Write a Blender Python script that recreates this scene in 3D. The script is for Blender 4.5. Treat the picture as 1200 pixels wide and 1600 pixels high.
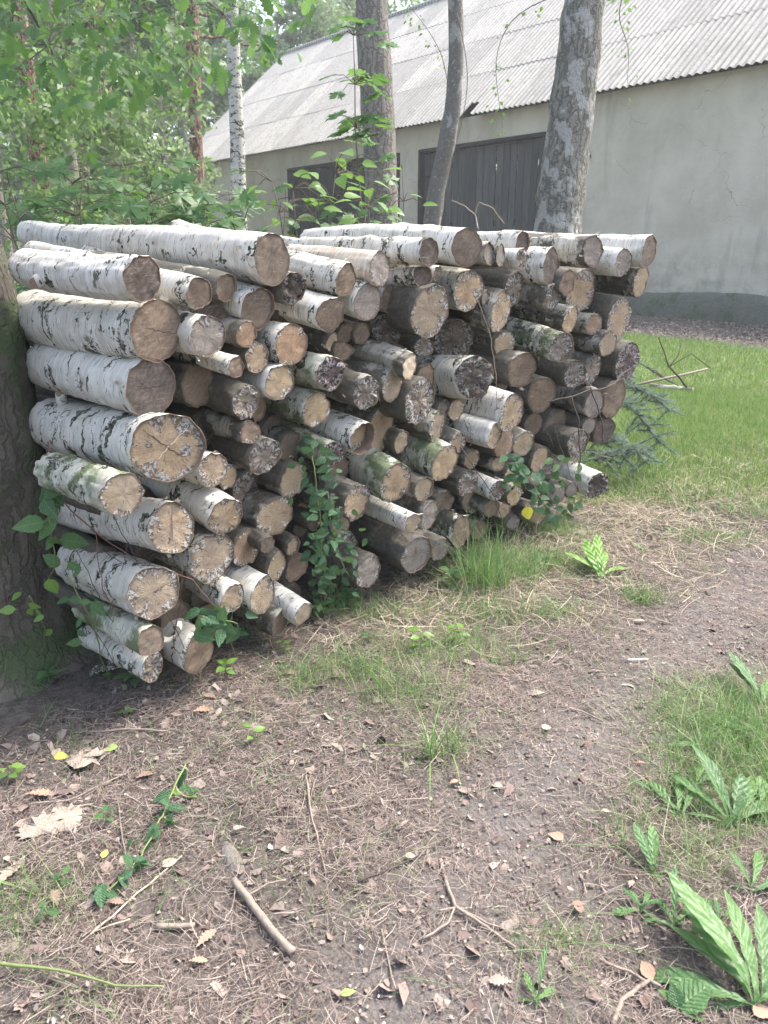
import bpy, math, random
import numpy as np
from mathutils import Vector, Matrix, noise, Quaternion

for o in list(bpy.data.objects):
    bpy.data.objects.remove(o)
S = bpy.context.scene
COL = S.collection
rng = np.random.default_rng(11)
random.seed(11)
R = math.radians

# ---------------------------------------------------------------- camera
FPX, HORIZON, EYE = 1210.0, 390.0, 1.5          # focal length and horizon of the 1200 x 1600 photograph
PITCH = math.atan((800 - HORIZON) / FPX)
cam_data = bpy.data.cameras.new('camera')
cam_data.sensor_fit = 'VERTICAL'
cam_data.sensor_height = 24
cam_data.lens = 24 * FPX / 1600
cam_data.clip_start = .05
cam_data.clip_end = 400
cam_data.dof.use_dof = True
cam_data.dof.focus_distance = 3.0
cam_data.dof.aperture_fstop = 5.0
cam = bpy.data.objects.new('camera', cam_data)
cam.location = (0, 0, EYE)
cam.rotation_euler = (math.pi / 2 - PITCH, 0, 0)
COL.objects.link(cam)
S.camera = cam

# ---------------------------------------------------------------- world, sun, exposure
SUN_EL, SUN_AZ = R(58), R(60)                    # azimuth from +Y towards +X
w = bpy.data.worlds.new('World')
S.world = w
w.use_nodes = True
nt = w.node_tree
bg = nt.nodes['Background']
sky = nt.nodes.new('ShaderNodeTexSky')
sky.sky_type = 'NISHITA'
sky.sun_disc = False
sky.sun_elevation = SUN_EL
sky.sun_rotation = SUN_AZ
sky.air_density = 1.0
sky.dust_density = 4.0
sky.ozone_density = .6
hs = nt.nodes.new('ShaderNodeHueSaturation')   # thin cloud: the blue is washed out
hs.inputs['Saturation'].default_value = .8
nt.links.new(sky.outputs[0], hs.inputs['Color'])
nt.links.new(hs.outputs[0], bg.inputs[0])
bg.inputs[1].default_value = .135
sd = bpy.data.lights.new('sun', 'SUN')
sd.energy = 1.5
sd.angle = R(14)
sd.color = (1, .98, .94)
sun = bpy.data.objects.new('sun', sd)
sun.rotation_euler = (math.pi / 2 - SUN_EL, 0, -SUN_AZ + math.pi)
COL.objects.link(sun)
S.view_settings.view_transform = 'Standard'
S.view_settings.look = 'None'
S.view_settings.exposure = 2.3
S.view_settings.gamma = 1
S.view_settings.use_curve_mapping = False

# ---------------------------------------------------------------- helpers
def ray(px, py):
    u = (px - 600) / FPX; v = (800 - py) / FPX
    return Vector((u, math.cos(PITCH) + v * math.sin(PITCH), -math.sin(PITCH) + v * math.cos(PITCH)))

def at(px, py, Y):                               # the point at distance Y along the view
    d = ray(px, py)
    return Vector((0, 0, EYE)) + d * (Y / d.y)

def hz(x, y):                                    # ground height
    x = np.asarray(x, float); y = np.asarray(y, float)
    return (.010 * np.sin(x * 3.1 + 1) * np.cos(y * 2.7) + .007 * np.sin(x * 7.3 + y * 5.1)
            + .004 * np.sin(x * 17 - y * 13) + .02 * np.sin(x * .9 + 2) * np.sin(y * .8)
            - .012)

def gr(px, py):                                  # the ground point seen at a pixel
    d = ray(px, py)
    p = Vector((0, 0, EYE)) + d * (-EYE / d.z)
    p.z = float(hz(p.x, p.y))
    return p

def link(o, parent=None):
    COL.objects.link(o)
    if parent is not None:
        o.parent = parent
    return o

def tag(o, label=None, cat=None, group=None, kind=None):
    if label: o['label'] = label
    if cat: o['category'] = cat
    if group: o['group'] = group
    if kind: o['kind'] = kind
    return o

def empty(name, loc=(0, 0, 0), rot=None):
    o = bpy.data.objects.new(name, None)
    o.empty_display_size = .1
    o.location = loc
    if rot is not None:
        o.rotation_mode = 'QUATERNION'; o.rotation_quaternion = rot
    return link(o)

def mesh(name, V, F, m, smooth=True):
    me = bpy.data.meshes.new(name)
    V = np.asarray(V, np.float32)
    if isinstance(F, np.ndarray):
        n, k = F.shape
        me.vertices.add(len(V)); me.vertices.foreach_set('co', V.ravel())
        me.loops.add(n * k); me.loops.foreach_set('vertex_index', F.astype(np.int32).ravel())
        me.polygons.add(n); me.polygons.foreach_set('loop_start', np.arange(0, n * k, k, dtype=np.int32))
        me.polygons.foreach_set('loop_total', np.full(n, k, np.int32))
        me.polygons.foreach_set('use_smooth', np.full(n, smooth))
        me.update(calc_edges=True); me.validate()
    else:
        me.from_pydata([tuple(map(float, v)) for v in V], [], F)
        me.polygons.foreach_set('use_smooth', np.full(len(me.polygons), smooth))
        me.update()
    if m: me.materials.append(m)
    return me

def obj(name, me, parent=None, loc=None):
    o = bpy.data.objects.new(name, me)
    if loc is not None: o.location = loc
    return link(o, parent)

class Geo:                                       # collects pieces of one mesh
    def __init__(s): s.V = []; s.F = []
    def add(s, V, F):
        b = len(s.V); s.V += [tuple(v) for v in V]; s.F += [tuple(i + b for i in f) for f in F]
    def box(s, c, size, M=None):
        hx, hy, hz_ = [k / 2 for k in size]
        V = [Vector((x, y, z)) for x in (-hx, hx) for y in (-hy, hy) for z in (-hz_, hz_)]
        if M: V = [M @ v for v in V]
        s.add([v + Vector(c) for v in V], [(0, 1, 3, 2), (4, 6, 7, 5), (0, 4, 5, 1), (2, 3, 7, 6), (0, 2, 6, 4), (1, 5, 7, 3)])
    def tube(s, pts, rad, n=6, rough=0., seed=0, cap=True):
        pts = [Vector(p) for p in pts]
        rad = [rad] * len(pts) if not hasattr(rad, '__len__') else rad
        V = []; up = Vector((.13, .21, 1)).normalized()
        prev = None
        for i, p in enumerate(pts):
            t = (pts[min(i + 1, len(pts) - 1)] - pts[max(i - 1, 0)])
            if t.length < 1e-9: t = Vector((0, 0, 1))
            t.normalize()
            a = (prev if prev is not None else t.orthogonal())
            a = (a - t * a.dot(t))
            if a.length < 1e-6: a = t.orthogonal()
            a.normalize(); prev = a; b = t.cross(a)
            for k in range(n):
                th = 2 * math.pi * k / n
                r = rad[i]
                if rough:
                    q = p * 1.0 + (a * math.cos(th) + b * math.sin(th)) * r
                    r *= 1 + rough * noise.fractal(q * 6 + Vector((seed, 0, 0)), 1, 2, 3)
                V.append(p + (a * math.cos(th) + b * math.sin(th)) * r)
        F = [(i * n + k, i * n + (k + 1) % n, (i + 1) * n + (k + 1) % n, (i + 1) * n + k) for i in range(len(pts) - 1) for k in range(n)]
        if cap:
            F.append(tuple(range(n - 1, -1, -1))); F.append(tuple((len(pts) - 1) * n + k for k in range(n)))
        s.add(V, F)
    def obj(s, name, m, parent=None, smooth=True, loc=None):
        return obj(name, mesh(name, s.V, s.F, m, smooth), parent, loc)

def wander(a, b, n, amp, seed=0):                # a crooked polyline from a to b
    a = Vector(a); b = Vector(b); L = (b - a).length
    out = []
    for i in range(n + 1):
        t = i / n
        d = noise.noise_vector(Vector((t * 3.1 + seed * 7.7, seed * 1.3, 0))) * amp * L * math.sin(math.pi * min(t * 1.0 + .03, 1)) ** .6
        out.append(a.lerp(b, t) + d)
    return out

# ---------------------------------------------------------------- materials
class NT:
    def __init__(s, name):
        s.m = bpy.data.materials.new(name); s.m.use_nodes = True
        s.t = s.m.node_tree; s.n = s.t.nodes; s.l = s.t.links
        s.bsdf = s.n['Principled BSDF']; s.out = s.n['Material Output']
        s.bsdf.inputs['Roughness'].default_value = .85
        s.bsdf.inputs['Specular IOR Level'].default_value = .25
    def put(s, node, key, v):
        i = node.inputs[key]
        if v is None: return
        if hasattr(v, 'is_output') or isinstance(v, bpy.types.NodeSocket): s.l.new(v, i)
        else:
            if isinstance(v, tuple) and len(v) == 3 and i.type == 'RGBA': v = (*v, 1)
            i.default_value = v
    def node(s, typ, **kw):
        return s.n.new('ShaderNode' + typ)
    def objco(s): return s.node('TexCoord').outputs['Object']
    def geo(s): return s.node('NewGeometry')
    def pos(s): return s.geo().outputs['Position']
    def rnd(s): return s.node('ObjectInfo').outputs['Random']
    def vm(s, op, a, b=None):
        v = s.node('VectorMath'); v.operation = op
        s.put(v, 0, a)
        if b is not None: s.put(v, 1, b)
        return v.outputs['Vector'] if op not in ('LENGTH', 'DOT_PRODUCT') else v.outputs['Value']
    def ma(s, op, a, b=None, c=None, clamp=False):
        v = s.node('Math'); v.operation = op; v.use_clamp = clamp
        s.put(v, 0, a)
        if b is not None: s.put(v, 1, b)
        if c is not None: s.put(v, 2, c)
        return v.outputs[0]
    def noise(s, vec, scale=5., detail=4., rough=.55, dist=0., color=False):
        v = s.node('TexNoise'); s.put(v, 'Vector', vec)
        v.inputs['Scale'].default_value = scale; v.inputs['Detail'].default_value = detail
        v.inputs['Roughness'].default_value = rough; v.inputs['Distortion'].default_value = dist
        return v.outputs['Color' if color else 'Fac']
    def voro(s, vec, scale=5., feature='F1', out='Distance', rand=1.):
        v = s.node('TexVoronoi'); v.feature = feature; s.put(v, 'Vector', vec); v.inputs['Scale'].default_value = scale
        v.inputs['Randomness'].default_value = rand
        return v.outputs[out]
    def step(s, v, lo, hi, a=0., b=1.):
        r = s.node('MapRange'); r.interpolation_type = 'SMOOTHSTEP'
        s.put(r, 0, v)
        for k, x in ((1, lo), (2, hi), (3, a), (4, b)): s.put(r, k, x)
        return r.outputs[0]
    def mix(s, f, a, b, blend='MIX'):
        v = s.node('Mix'); v.data_type = 'RGBA'; v.blend_type = blend
        s.put(v, 0, f); s.put(v, 6, a); s.put(v, 7, b)
        return v.outputs[2]
    def ramp(s, f, stops):
        v = s.node('ValToRGB'); s.put(v, 0, f)
        e = v.color_ramp.elements
        while len(e) < len(stops): e.new(.5)
        for k, (p, c) in enumerate(stops): e[k].position = p; e[k].color = (*c, 1)
        return v.outputs[0]
    def bump(s, h, strength=.5, dist=.01, normal=None):
        v = s.node('Bump'); v.inputs['Strength'].default_value = strength; v.inputs['Distance'].default_value = dist
        s.put(v, 'Height', h)
        if normal is not None: s.put(v, 'Normal', normal)
        return v.outputs[0]
    def done(s, color=None, normal=None, rough=None):
        if color is not None: s.put(s.bsdf, 'Base Color', color)
        if normal is not None: s.put(s.bsdf, 'Normal', normal)
        if rough is not None: s.put(s.bsdf, 'Roughness', rough)
        return s.m

def seeded(m, k=37.):
    return m.vm('ADD', m.objco(), m.vm('MULTIPLY', m.node('ObjectInfo').outputs['Location'], (k, k * 1.3, k * .7)))

def birch_bark(name, white=(.60, .575, .525), shade=(.44, .415, .375), scar=.585, moss=0., dirt=.3, bump=.4, brown=0., worldspace=False):
    m = NT(name)
    v = seeded(m, 3.7)
    zst = m.vm('MULTIPLY', v, (5, 5, 60)); fine = m.noise(zst, 1, 4, .6)
    c = m.mix(m.step(fine, .3, .7), shade, white)
    blotch = m.noise(m.vm('MULTIPLY', v, (7, 7, 5)), 1, 4, .6)
    c = m.mix(m.ma('MULTIPLY', m.step(blotch, .45, .68), dirt), c, (.27, .25, .19))
    c = m.mix(m.ma('MULTIPLY', m.rnd(), .35), c, (.34, .33, .27))
    peach = m.noise(m.vm('MULTIPLY', v, (9, 9, 34)), 1, 3, .6)
    c = m.mix(m.step(peach, .62, .7, 0, .55), c, (.42, .29, .19))
    len_ = m.noise(m.vm('MULTIPLY', v, (16, 16, 190)), 1, 2, .5)
    lm = m.step(len_, .63, .67, 0, .8)
    c = m.mix(lm, c, (.10, .075, .055))
    # dark chevron scars running round the stem
    wob = m.vm('ADD', m.vm('MULTIPLY', v, (7, 7, 19)), m.vm('MULTIPLY', m.noise(v, 22, 4, .65, color=True), (1.8, 1.8, 2.0)))
    sc = m.noise(wob, 1, 4, .66)
    sc = m.ma('ADD', sc, m.ma('MULTIPLY', m.ma('SUBTRACT', m.rnd(), .5), .07))
    sc = m.ma('ADD', sc, m.ma('MULTIPLY', m.ma('SUBTRACT', m.noise(v, 4, 3, .6), .5), .16))
    wob2 = m.vm('ADD', m.vm('MULTIPLY', v, (5, 5, 34)), m.vm('MULTIPLY', m.noise(v, 11, 3, .6, color=True), (1., 1., 6.)))
    sm = m.ma('MAXIMUM', m.step(sc, scar, scar + .03), m.step(m.noise(wob2, 1, 3, .6), scar + .035, scar + .06))
    c = m.mix(sm, c, m.mix(m.step(m.noise(v, 60, 3), .4, .65), (.02, .02, .016), (.12, .125, .085)))
    if brown:
        bn = m.noise(v, 6, 4, .6)
        c = m.mix(m.step(bn, .55 - brown * .3, .62 - brown * .3), c, m.mix(m.noise(v, 60, 3), (.042, .038, .031), (.14, .125, .10)))
    if moss:
        mn = m.noise(v, 7, 5, .65)
        c = m.mix(m.step(mn, .62 - moss * .22, .74 - moss * .22, 0, .9), c, m.mix(m.noise(v, 120, 3), (.035, .05, .018), (.15, .19, .09)))
    h = m.ma('ADD', m.ma('MULTIPLY', sm, -.8), m.ma('MULTIPLY', m.noise(m.vm('MULTIPLY', v, (30, 30, 90)), 1, 5, .65), 1.0))
    return m.done(c, m.bump(h, bump, .006), .72)

def cut_end(name, base, dark, fungus=0., fung_col=(.58, .56, .52), rot=0., crack=.5, bump=.4, rim=.5):
    m = NT(name)
    oc = m.objco(); seed = m.vm('MULTIPLY', m.node('ObjectInfo').outputs['Location'], (31., 47., 23.))
    uvn = m.node('UVMap'); sep = m.node('SeparateXYZ'); m.put(sep, 0, uvn.outputs[0]); rr = sep.outputs[0]
    v = m.vm('ADD', oc, seed)
    s3 = m.node('SeparateXYZ'); m.put(s3, 0, oc)
    cmb = m.node('CombineXYZ'); m.put(cmb, 0, s3.outputs[0]); m.put(cmb, 1, s3.outputs[1])
    ang = m.vm('NORMALIZE', cmb.outputs[0])
    radial = m.vm('ADD', m.vm('ADD', m.vm('MULTIPLY', ang, (1.4, 1.4, 1.4)), m.vm('MULTIPLY', cmb.outputs[0], (4, 4, 4))), seed)
    n1 = m.noise(v, 14, 5, .6)
    c = m.mix(m.step(n1, .3, .7), dark, base)
    # growth rings, distorted
    dist = m.ma('ADD', m.ma('MULTIPLY', rr, 60), m.ma('MULTIPLY', m.noise(v, 25, 2), 9))
    ring = m.ma('SINE', dist)
    c = m.mix(m.step(ring, .2, 1., 0, .22), c, dark)
    # parallel saw marks
    wv = m.node('TexWave'); wv.bands_direction = 'DIAGONAL'; m.put(wv, 'Vector', v); wv.inputs['Scale'].default_value = 22; wv.inputs['Distortion'].default_value = 9; wv.inputs['Detail'].default_value = 3; wv.inputs['Detail Scale'].default_value = 1.5
    c = m.mix(m.step(wv.outputs['Fac'], .2, .9, .0, .08), c, (.62, .52, .40))
    sw = m.noise(m.vm('MULTIPLY', m.vm('ADD', oc, m.vm('MULTIPLY', seed, (.3, .3, .3))), (16, 150, 20)), 1, 4, .7)
    c = m.mix(m.step(sw, .46, .66, 0, .5), c, dark)
    c = m.mix(m.step(sw, .42, .30, 0, .3), c, (.56, .48, .36))
    c = m.mix(m.step(rr, .45, 0, 0, .3), c, dark)
    c = m.mix(m.ma('MULTIPLY', m.rnd(), .42), c, tuple(sum(base) / 3 * k for k in (.62, .58, .52)))
    n2 = m.noise(v, 45, 4, .7)
    c = m.mix(m.step(n2, .58, .75, 0, .5), c, (.10, .075, .06))
    # stain that varies over the face
    c = m.mix(m.step(m.noise(v, 9, 3, .55), .52, .66, 0, .6), c, dark)
    rn = m.noise(radial, 7, 4, .65)
    if crack:
        cr = m.step(m.noise(radial, 5.5, 2, .5), .635, .65)
        cr = m.ma('MULTIPLY', cr, m.step(rr, .9, .35))
        c = m.mix(m.ma('MULTIPLY', cr, crack), c, (.04, .03, .025))
    # darker cambium ring
    c = m.mix(m.ma('MULTIPLY', m.step(rr, .84, .97), rim), c, (.07, .05, .04))
    h = m.ma('ADD', n2, m.ma('MULTIPLY', rn, .6))
    if fungus or rot:
        sector = m.noise(m.vm('ADD', m.vm('ADD', m.vm('MULTIPLY', ang, (.3, .3, .3)), m.vm('MULTIPLY', oc, (9, 9, 9))), seed), 1.5, 4, .65)
        edge = m.ma('ADD', rr, m.ma('MULTIPLY', m.ma('SUBTRACT', sector, .5), 3.4))
        zone = m.step(edge, 1.02 - fungus * .62, 1.18 - fungus * .62)
        fl = m.noise(m.vm('ADD', m.vm('MULTIPLY', radial, (.7, .7, .7)), m.vm('MULTIPLY', v, (26, 26, 26))), 2.2, 5, .72)
        c = m.mix(m.ma('MULTIPLY', zone, .75), c, (.085, .06, .05) if not rot else (.055, .028, .03))
        c = m.mix(m.ma('MULTIPLY', zone, m.step(fl, .46, .56)), c, m.mix(m.noise(v, 70, 2), tuple(k * .62 for k in fung_col), fung_col))
        h = m.ma('ADD', h, m.ma('MULTIPLY', m.ma('MULTIPLY', zone, fl), 1.6))
    return m.done(c, m.bump(h, bump, .008), .9)

def leafmat(name, a, b, under=None, trans=.45, isl=False, rough=.45, yellow=.0, vein=0):
    m = NT(name)
    r = m.geo().outputs['Random Per Island'] if isl else m.rnd()
    v = m.objco()
    c = m.mix(r, a, b)
    if yellow:
        c = m.mix(m.step(m.ma('FRACT', m.ma('MULTIPLY', r, 7.3)), 1 - yellow, 1), c, (.30, .30, .05))
    c = m.mix(m.step(m.noise(v, 9, 3), .45, .7, 0, .35), c, tuple(k * .6 for k in a))
    if vein:
        s3 = m.node('SeparateXYZ'); m.put(s3, 0, v); ax = m.ma('ABSOLUTE', s3.outputs[0])
        ph = m.ma('SINE', m.ma('ADD', m.ma('SUBTRACT', m.ma('MULTIPLY', s3.outputs[1], 46), m.ma('MULTIPLY', ax, 60)), m.ma('MULTIPLY', m.noise(v, 8, 2), 3)))
        mid = m.step(ax, .004, .016, 1, 0)
        c = m.mix(m.step(ph, .7, 1, 0, .05), c, tuple(min(1, k * 1.5) for k in b))
        c = m.mix(m.ma('MULTIPLY', mid, .45), c, (.26, .36, .18))
        m.put(m.bsdf, 'Normal', m.bump(m.ma('ADD', m.ma('MULTIPLY', ph, -.16), m.noise(v, 7, 3)), vein, .02))
    m.put(m.bsdf, 'Base Color', c); m.bsdf.inputs['Roughness'].default_value = rough
    m.bsdf.inputs['Specular IOR Level'].default_value = .4
    t = m.node('BsdfTranslucent'); m.put(t, 'Color', m.mix(.35, c, (.20, .34, .05)))
    mx = m.node('MixShader'); m.put(mx, 0, trans); m.l.new(m.bsdf.outputs[0], mx.inputs[1]); m.l.new(t.outputs[0], mx.inputs[2])
    m.l.new(mx.outputs[0], m.out.inputs[0])
    return m.m

def islandmat(name, stops, rough=.9, spec=.2, trans=0):
    m = NT(name)
    c = m.ramp(m.geo().outputs['Random Per Island'], stops)
    m.bsdf.inputs['Specular IOR Level'].default_value = spec
    m.done(c, None, rough)
    if trans:
        t = m.node('BsdfTranslucent'); m.put(t, 'Color', c)
        mx = m.node('MixShader'); m.put(mx, 0, trans); m.l.new(m.bsdf.outputs[0], mx.inputs[1]); m.l.new(t.outputs[0], mx.inputs[2])
        m.l.new(mx.outputs[0], m.out.inputs[0])
    return m.m

def trunkmat(name, a, b, patch=None, pth=.6, moss=0., scale=1., plate=True, lich=0.):
    m = NT(name)
    v = m.vm('MULTIPLY', m.objco(), (scale, scale, scale))
    st = m.vm('MULTIPLY', v, (22, 22, 5))
    wob = m.vm('ADD', st, m.vm('MULTIPLY', m.noise(v, 12, 3, .6, color=True), (2.2, 2.2, 2.2)))
    vo = m.voro(wob, 1, 'DISTANCE_TO_EDGE')
    fis = m.step(vo, .02, .16)
    c = m.mix(m.noise(v, 26, 5, .65), a, b)
    c = m.mix(m.ma('MULTIPLY', m.ma('SUBTRACT', 1., fis), float(plate)), c, tuple(k * .35 for k in a)) if plate else c
    if patch:
        pn = m.noise(m.vm('MULTIPLY', v, (7, 7, 5)), 1, 5, .62)
        c = m.mix(m.step(pn, pth, pth + .05), c, m.mix(m.noise(v, 70, 3), tuple(k * .6 for k in patch), patch))
    if lich:
        c = m.mix(m.step(m.noise(v, 40, 4, .6), .6, .66, 0, lich), c, (.42, .45, .38))
    if moss:
        c = m.mix(m.step(m.noise(v, 5, 5, .65), .56 - moss * .2, .7 - moss * .2, 0, .85), c, m.mix(m.noise(v, 90, 3), (.03, .045, .02), (.10, .14, .06)))
    h = m.ma('ADD', m.ma('MULTIPLY', fis, .8 * plate), m.ma('MULTIPLY', m.noise(v, 60, 5, .7), .6))
    return m.done(c, m.bump(h, .9, .02), .92)

# ---------------------------------------------------------------- leaf shapes (base at origin, grow along +Y, one unit long)
def strip_leaf(ws, fold=.25, curl=.25, stalk=.0, wave=.0):
    V = []; F = []; n = len(ws)
    for i, w_ in enumerate(ws):
        t = i / (n - 1); y = t; z = -curl * t * t
        wv = wave * math.sin(i * 2.4)
        V += [(-w_, y - w_ * .15, z + w_ * fold + wv), (0, y, z), (w_, y - w_ * .15, z + w_ * fold - wv)]
    for i in range(n - 1):
        a = i * 3
        F += [(a, a + 1, a + 4, a + 3), (a + 1, a + 2, a + 5, a + 4)]
    if stalk:
        b = len(V); V += [(-.012, 0, 0), (.012, 0, 0), (.008, -stalk, -.03), (-.008, -stalk, -.03)]; F.append((b, b + 1, b + 2, b + 3))
    return V, F

def oak_leaf():
    return strip_leaf([.01, .07, .05, .16, .11, .24, .15, .30, .18, .27, .14, .17, .01], .2, .2, .12)
def ovate_leaf():
    return strip_leaf([.01, .16, .22, .29, .27, .32, .28, .27, .21, .20, .12, .08, .005], .22, .22, .2)
def small_ovate():
    return strip_leaf([.01, .22, .30, .27, .15, .005], .2, .2, .15)
def dock_leaf(seed=0):
    q = random.Random(seed)
    ws = [.014, .017, .02, .027, .036, .046, .055, .062, .074, .086, .094, .108, .114, .120, .113, .095, .062, .008]
    ws = [w_ * q.uniform(.84, 1.14) for w_ in ws]
    V, F = strip_leaf(ws, q.uniform(.15, .4), q.uniform(.35, .8))
    b1, ph = q.uniform(-.09, .09), q.uniform(0, 6); out = []
    for k, (x, y, z) in enumerate(V):
        e = 1 if k % 3 != 1 else 0
        out.append((x * (1 + e * q.uniform(-.12, .12)) + b1 * math.sin(y * 2.6), y, z + e * .012 * math.sin(k * 1.7 + ph) + .01 * math.sin(y * 9 + ph)))
    return out, F
def maple_leaf():
    out = [(0, -.02), (.16, -.05), (.30, .02), (.40, -.03), (.36, .10), (.52, .18), (.42, .24), (.50, .42), (.66, .55), (.45, .53), (.36, .60), (.22, .47), (.20, .66), (.27, .80), (.12, .78), (0, 1.0)]
    full = out + [(-x, y) for x, y in out[-2:0:-1]]
    V = [(0, .28, 0.02)] + [(x, y, -.16 * (x * x + (y - .28) ** 2) + .03 * ((k % 2) * 2 - 1)) for k, (x, y) in enumerate(full)]
    n = len(full)
    F = [(0, 1 + k, 1 + (k + 1) % n) for k in range(n)]
    b = len(V); V += [(-.012, 0, 0), (.012, 0, 0), (.01, -.5, -.1), (-.01, -.5, -.1)]; F.append((b, b + 1, b + 2, b + 3))
    return V, F

def orient(direction, normal_hint, roll=0.):
    y = Vector(direction).normalized(); z = Vector(normal_hint)
    z = (z - y * z.dot(y))
    if z.length < 1e-4: z = y.orthogonal()
    z.normalize(); x = y.cross(z)
    M = Matrix((x, y, z)).transposed().to_4x4()
    return M @ Matrix.Rotation(roll, 4, 'Y')

def place(name, me, parent, p, d, nrm, size, roll=0.):
    o = bpy.data.objects.new(name, me)
    M = Matrix.Translation(Vector(p)) @ orient(d, nrm, roll) @ Matrix.Diagonal((size, size, size, 1))
    COL.objects.link(o)
    if parent is not None:
        o.parent = parent
        M = Matrix.Translation(-Vector(parent.location)) @ M
    o.matrix_basis = M
    return o

def scatter_mesh(name, base, mats, m, parent=None, smooth=True):   # many copies joined (stuff)
    V0, F0 = base
    V0 = np.array([(*v, 1) for v in V0]); tri = []
    for f in F0:
        for k in range(1, len(f) - 1): tri.append((f[0], f[k], f[k + 1]))
    F0 = np.array(tri)
    Ms = np.array([np.array(M) for M in mats])
    V = np.einsum('nij,kj->nki', Ms, V0)[:, :, :3].reshape(-1, 3)
    F = (F0[None] + (np.arange(len(Ms)) * len(V0))[:, None, None]).reshape(-1, 3)
    return obj(name, mesh(name, V, F, m, smooth), parent)

def leaf_cloud(centres, radii, n, size, seed, flat=.5):   # loose leaf faces in clumps: arrays V, F (quads)
    g = np.random.default_rng(seed)
    centres = np.asarray(centres); radii = np.asarray(radii)
    k = g.integers(0, len(centres), n)
    d = g.normal(size=(n, 3)); d /= np.linalg.norm(d, axis=1)[:, None]
    rr = radii[k, None] * (g.random((n, 1)) ** .45)
    P = centres[k] + d * rr * np.array([1, 1, .75])
    nrm = g.normal(size=(n, 3)) * np.array([1, 1, flat]) + np.array([0, 0, .6]); nrm /= np.linalg.norm(nrm, axis=1)[:, None]
    a = np.cross(nrm, g.normal(size=(n, 3))); a /= np.linalg.norm(a, axis=1)[:, None]
    b = np.cross(nrm, a)
    s = size * g.uniform(.6, 1.3, (n, 1))
    V = np.stack([P - a * s, P - b * s * .45 + nrm * s * .1, P + a * s, P + b * s * .45 + nrm * s * .1], 1).reshape(-1, 3)
    F = np.arange(n * 4).reshape(n, 4)
    return V, F


# ================================================================ THE SETTING
def nrm2(x, y): return (np.sin(x * 5.1 + 2 * np.sin(y * 3.7)) + np.sin(y * 6.3 + 1.7 * np.sin(x * 4.1)) + np.sin(x * 13 + y * 11)) / 3

# patches of grass: centre seen at a pixel, radii in metres, density
PATCH = [(800, 880, .34, .16, 1.0), (745, 905, .16, .12, 1.0), (870, 830, .16, .12, .7), (1185, 1130, .30, .22, 1.0), (1130, 1190, .18, .12, .8), (1240, 1200, .3, .3, 1.0),
         (1150, 1090, .2, .1, .6), (1000, 935, .08, .05, .9), (690, 1180, .06, .05, .9), (640, 1090, .18, .12, .5), (560, 1050, .2, .12, .55), (760, 960, .22, .12, .5), (850, 960, .2, .1, .45), (1150, 1260, .25, .14, .55), (1080, 1340, .12, .1, .35),
         (480, 1060, .16, .1, .4), (700, 1020, .32, .14, .45), (590, 960, .25, .1, .45), (1110, 840, .25, .12, .35), (40, 1420, .15, .10, .22),
         (60, 1110, .14, .08, .2), (860, 1470, .12, .08, .25), (980, 1300, .10, .1, .3), (1080, 1240, .12, .1, .5), (960, 760, .3, .2, .75), (1060, 780, .35, .12, .5), (1180, 800, .3, .15, .4)]
PATCHW = [(gr(a, b), rx, ry, s) for a, b, rx, ry, s in PATCH]

WA = R(39)
AX = Vector((-math.sin(WA), math.cos(WA), 0)); NX = Vector((math.cos(WA), math.sin(WA), 0))
BARN = gr(1070, 499); BARN.z = 0

def lawn(x, y):
    e = y - (4.5 + .12 * nrm2(x, y) + .10 * np.maximum(0, 2.0 - x) * 0)
    m = np.clip(e / .5, 0, 1) * np.clip((x - .9) / .4, 0, 1)
    dwall = (BARN.x - x) * NX.x + (BARN.y - y) * NX.y
    m = m * np.clip((dwall - 3.6 + .4 * nrm2(x * .6, y * .6)) / .8, 0, 1)
    m = m * (1 - .55 * np.clip(nrm2(x * .8 + 3, y * 1.1), 0, 1))
    bare = np.exp(-(((x - 4.6) / .9) ** 2 + ((y - 8.7) / .35) ** 2))
    return m * (1 - .8 * bare)
def forest_floor(x, y):
    d = (x + .7) * .719 - (y - 2.55) * .695       # behind the pile's face
    return np.clip((-d - 1.2) / .6, 0, 1) * (y > 2) * np.clip((1.6 - x) / .5 + np.clip((y - 9), 0, 1) * 0, 0, 1)
def patches(x, y):
    m = np.zeros_like(x)
    for p, rx, ry, s in PATCHW:
        m = np.maximum(m, s * np.exp(-(((x - p.x) / rx) ** 2 + ((y - p.y) / ry) ** 2) * 1.1))
    return m
def path(x, y):                                  # trodden strip running away to the right
    cx = np.interp(y, [0, 1.2, 1.9, 2.5, 3.1, 3.7, 4.3, 6], [-.1, .12, .42, .95, 1.5, 2.2, 3.2, 6])
    wd = np.interp(y, [1, 2, 3, 4], [.34, .3, .38, .5])
    return np.exp(-((x - cx) / wd) ** 2)

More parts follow.
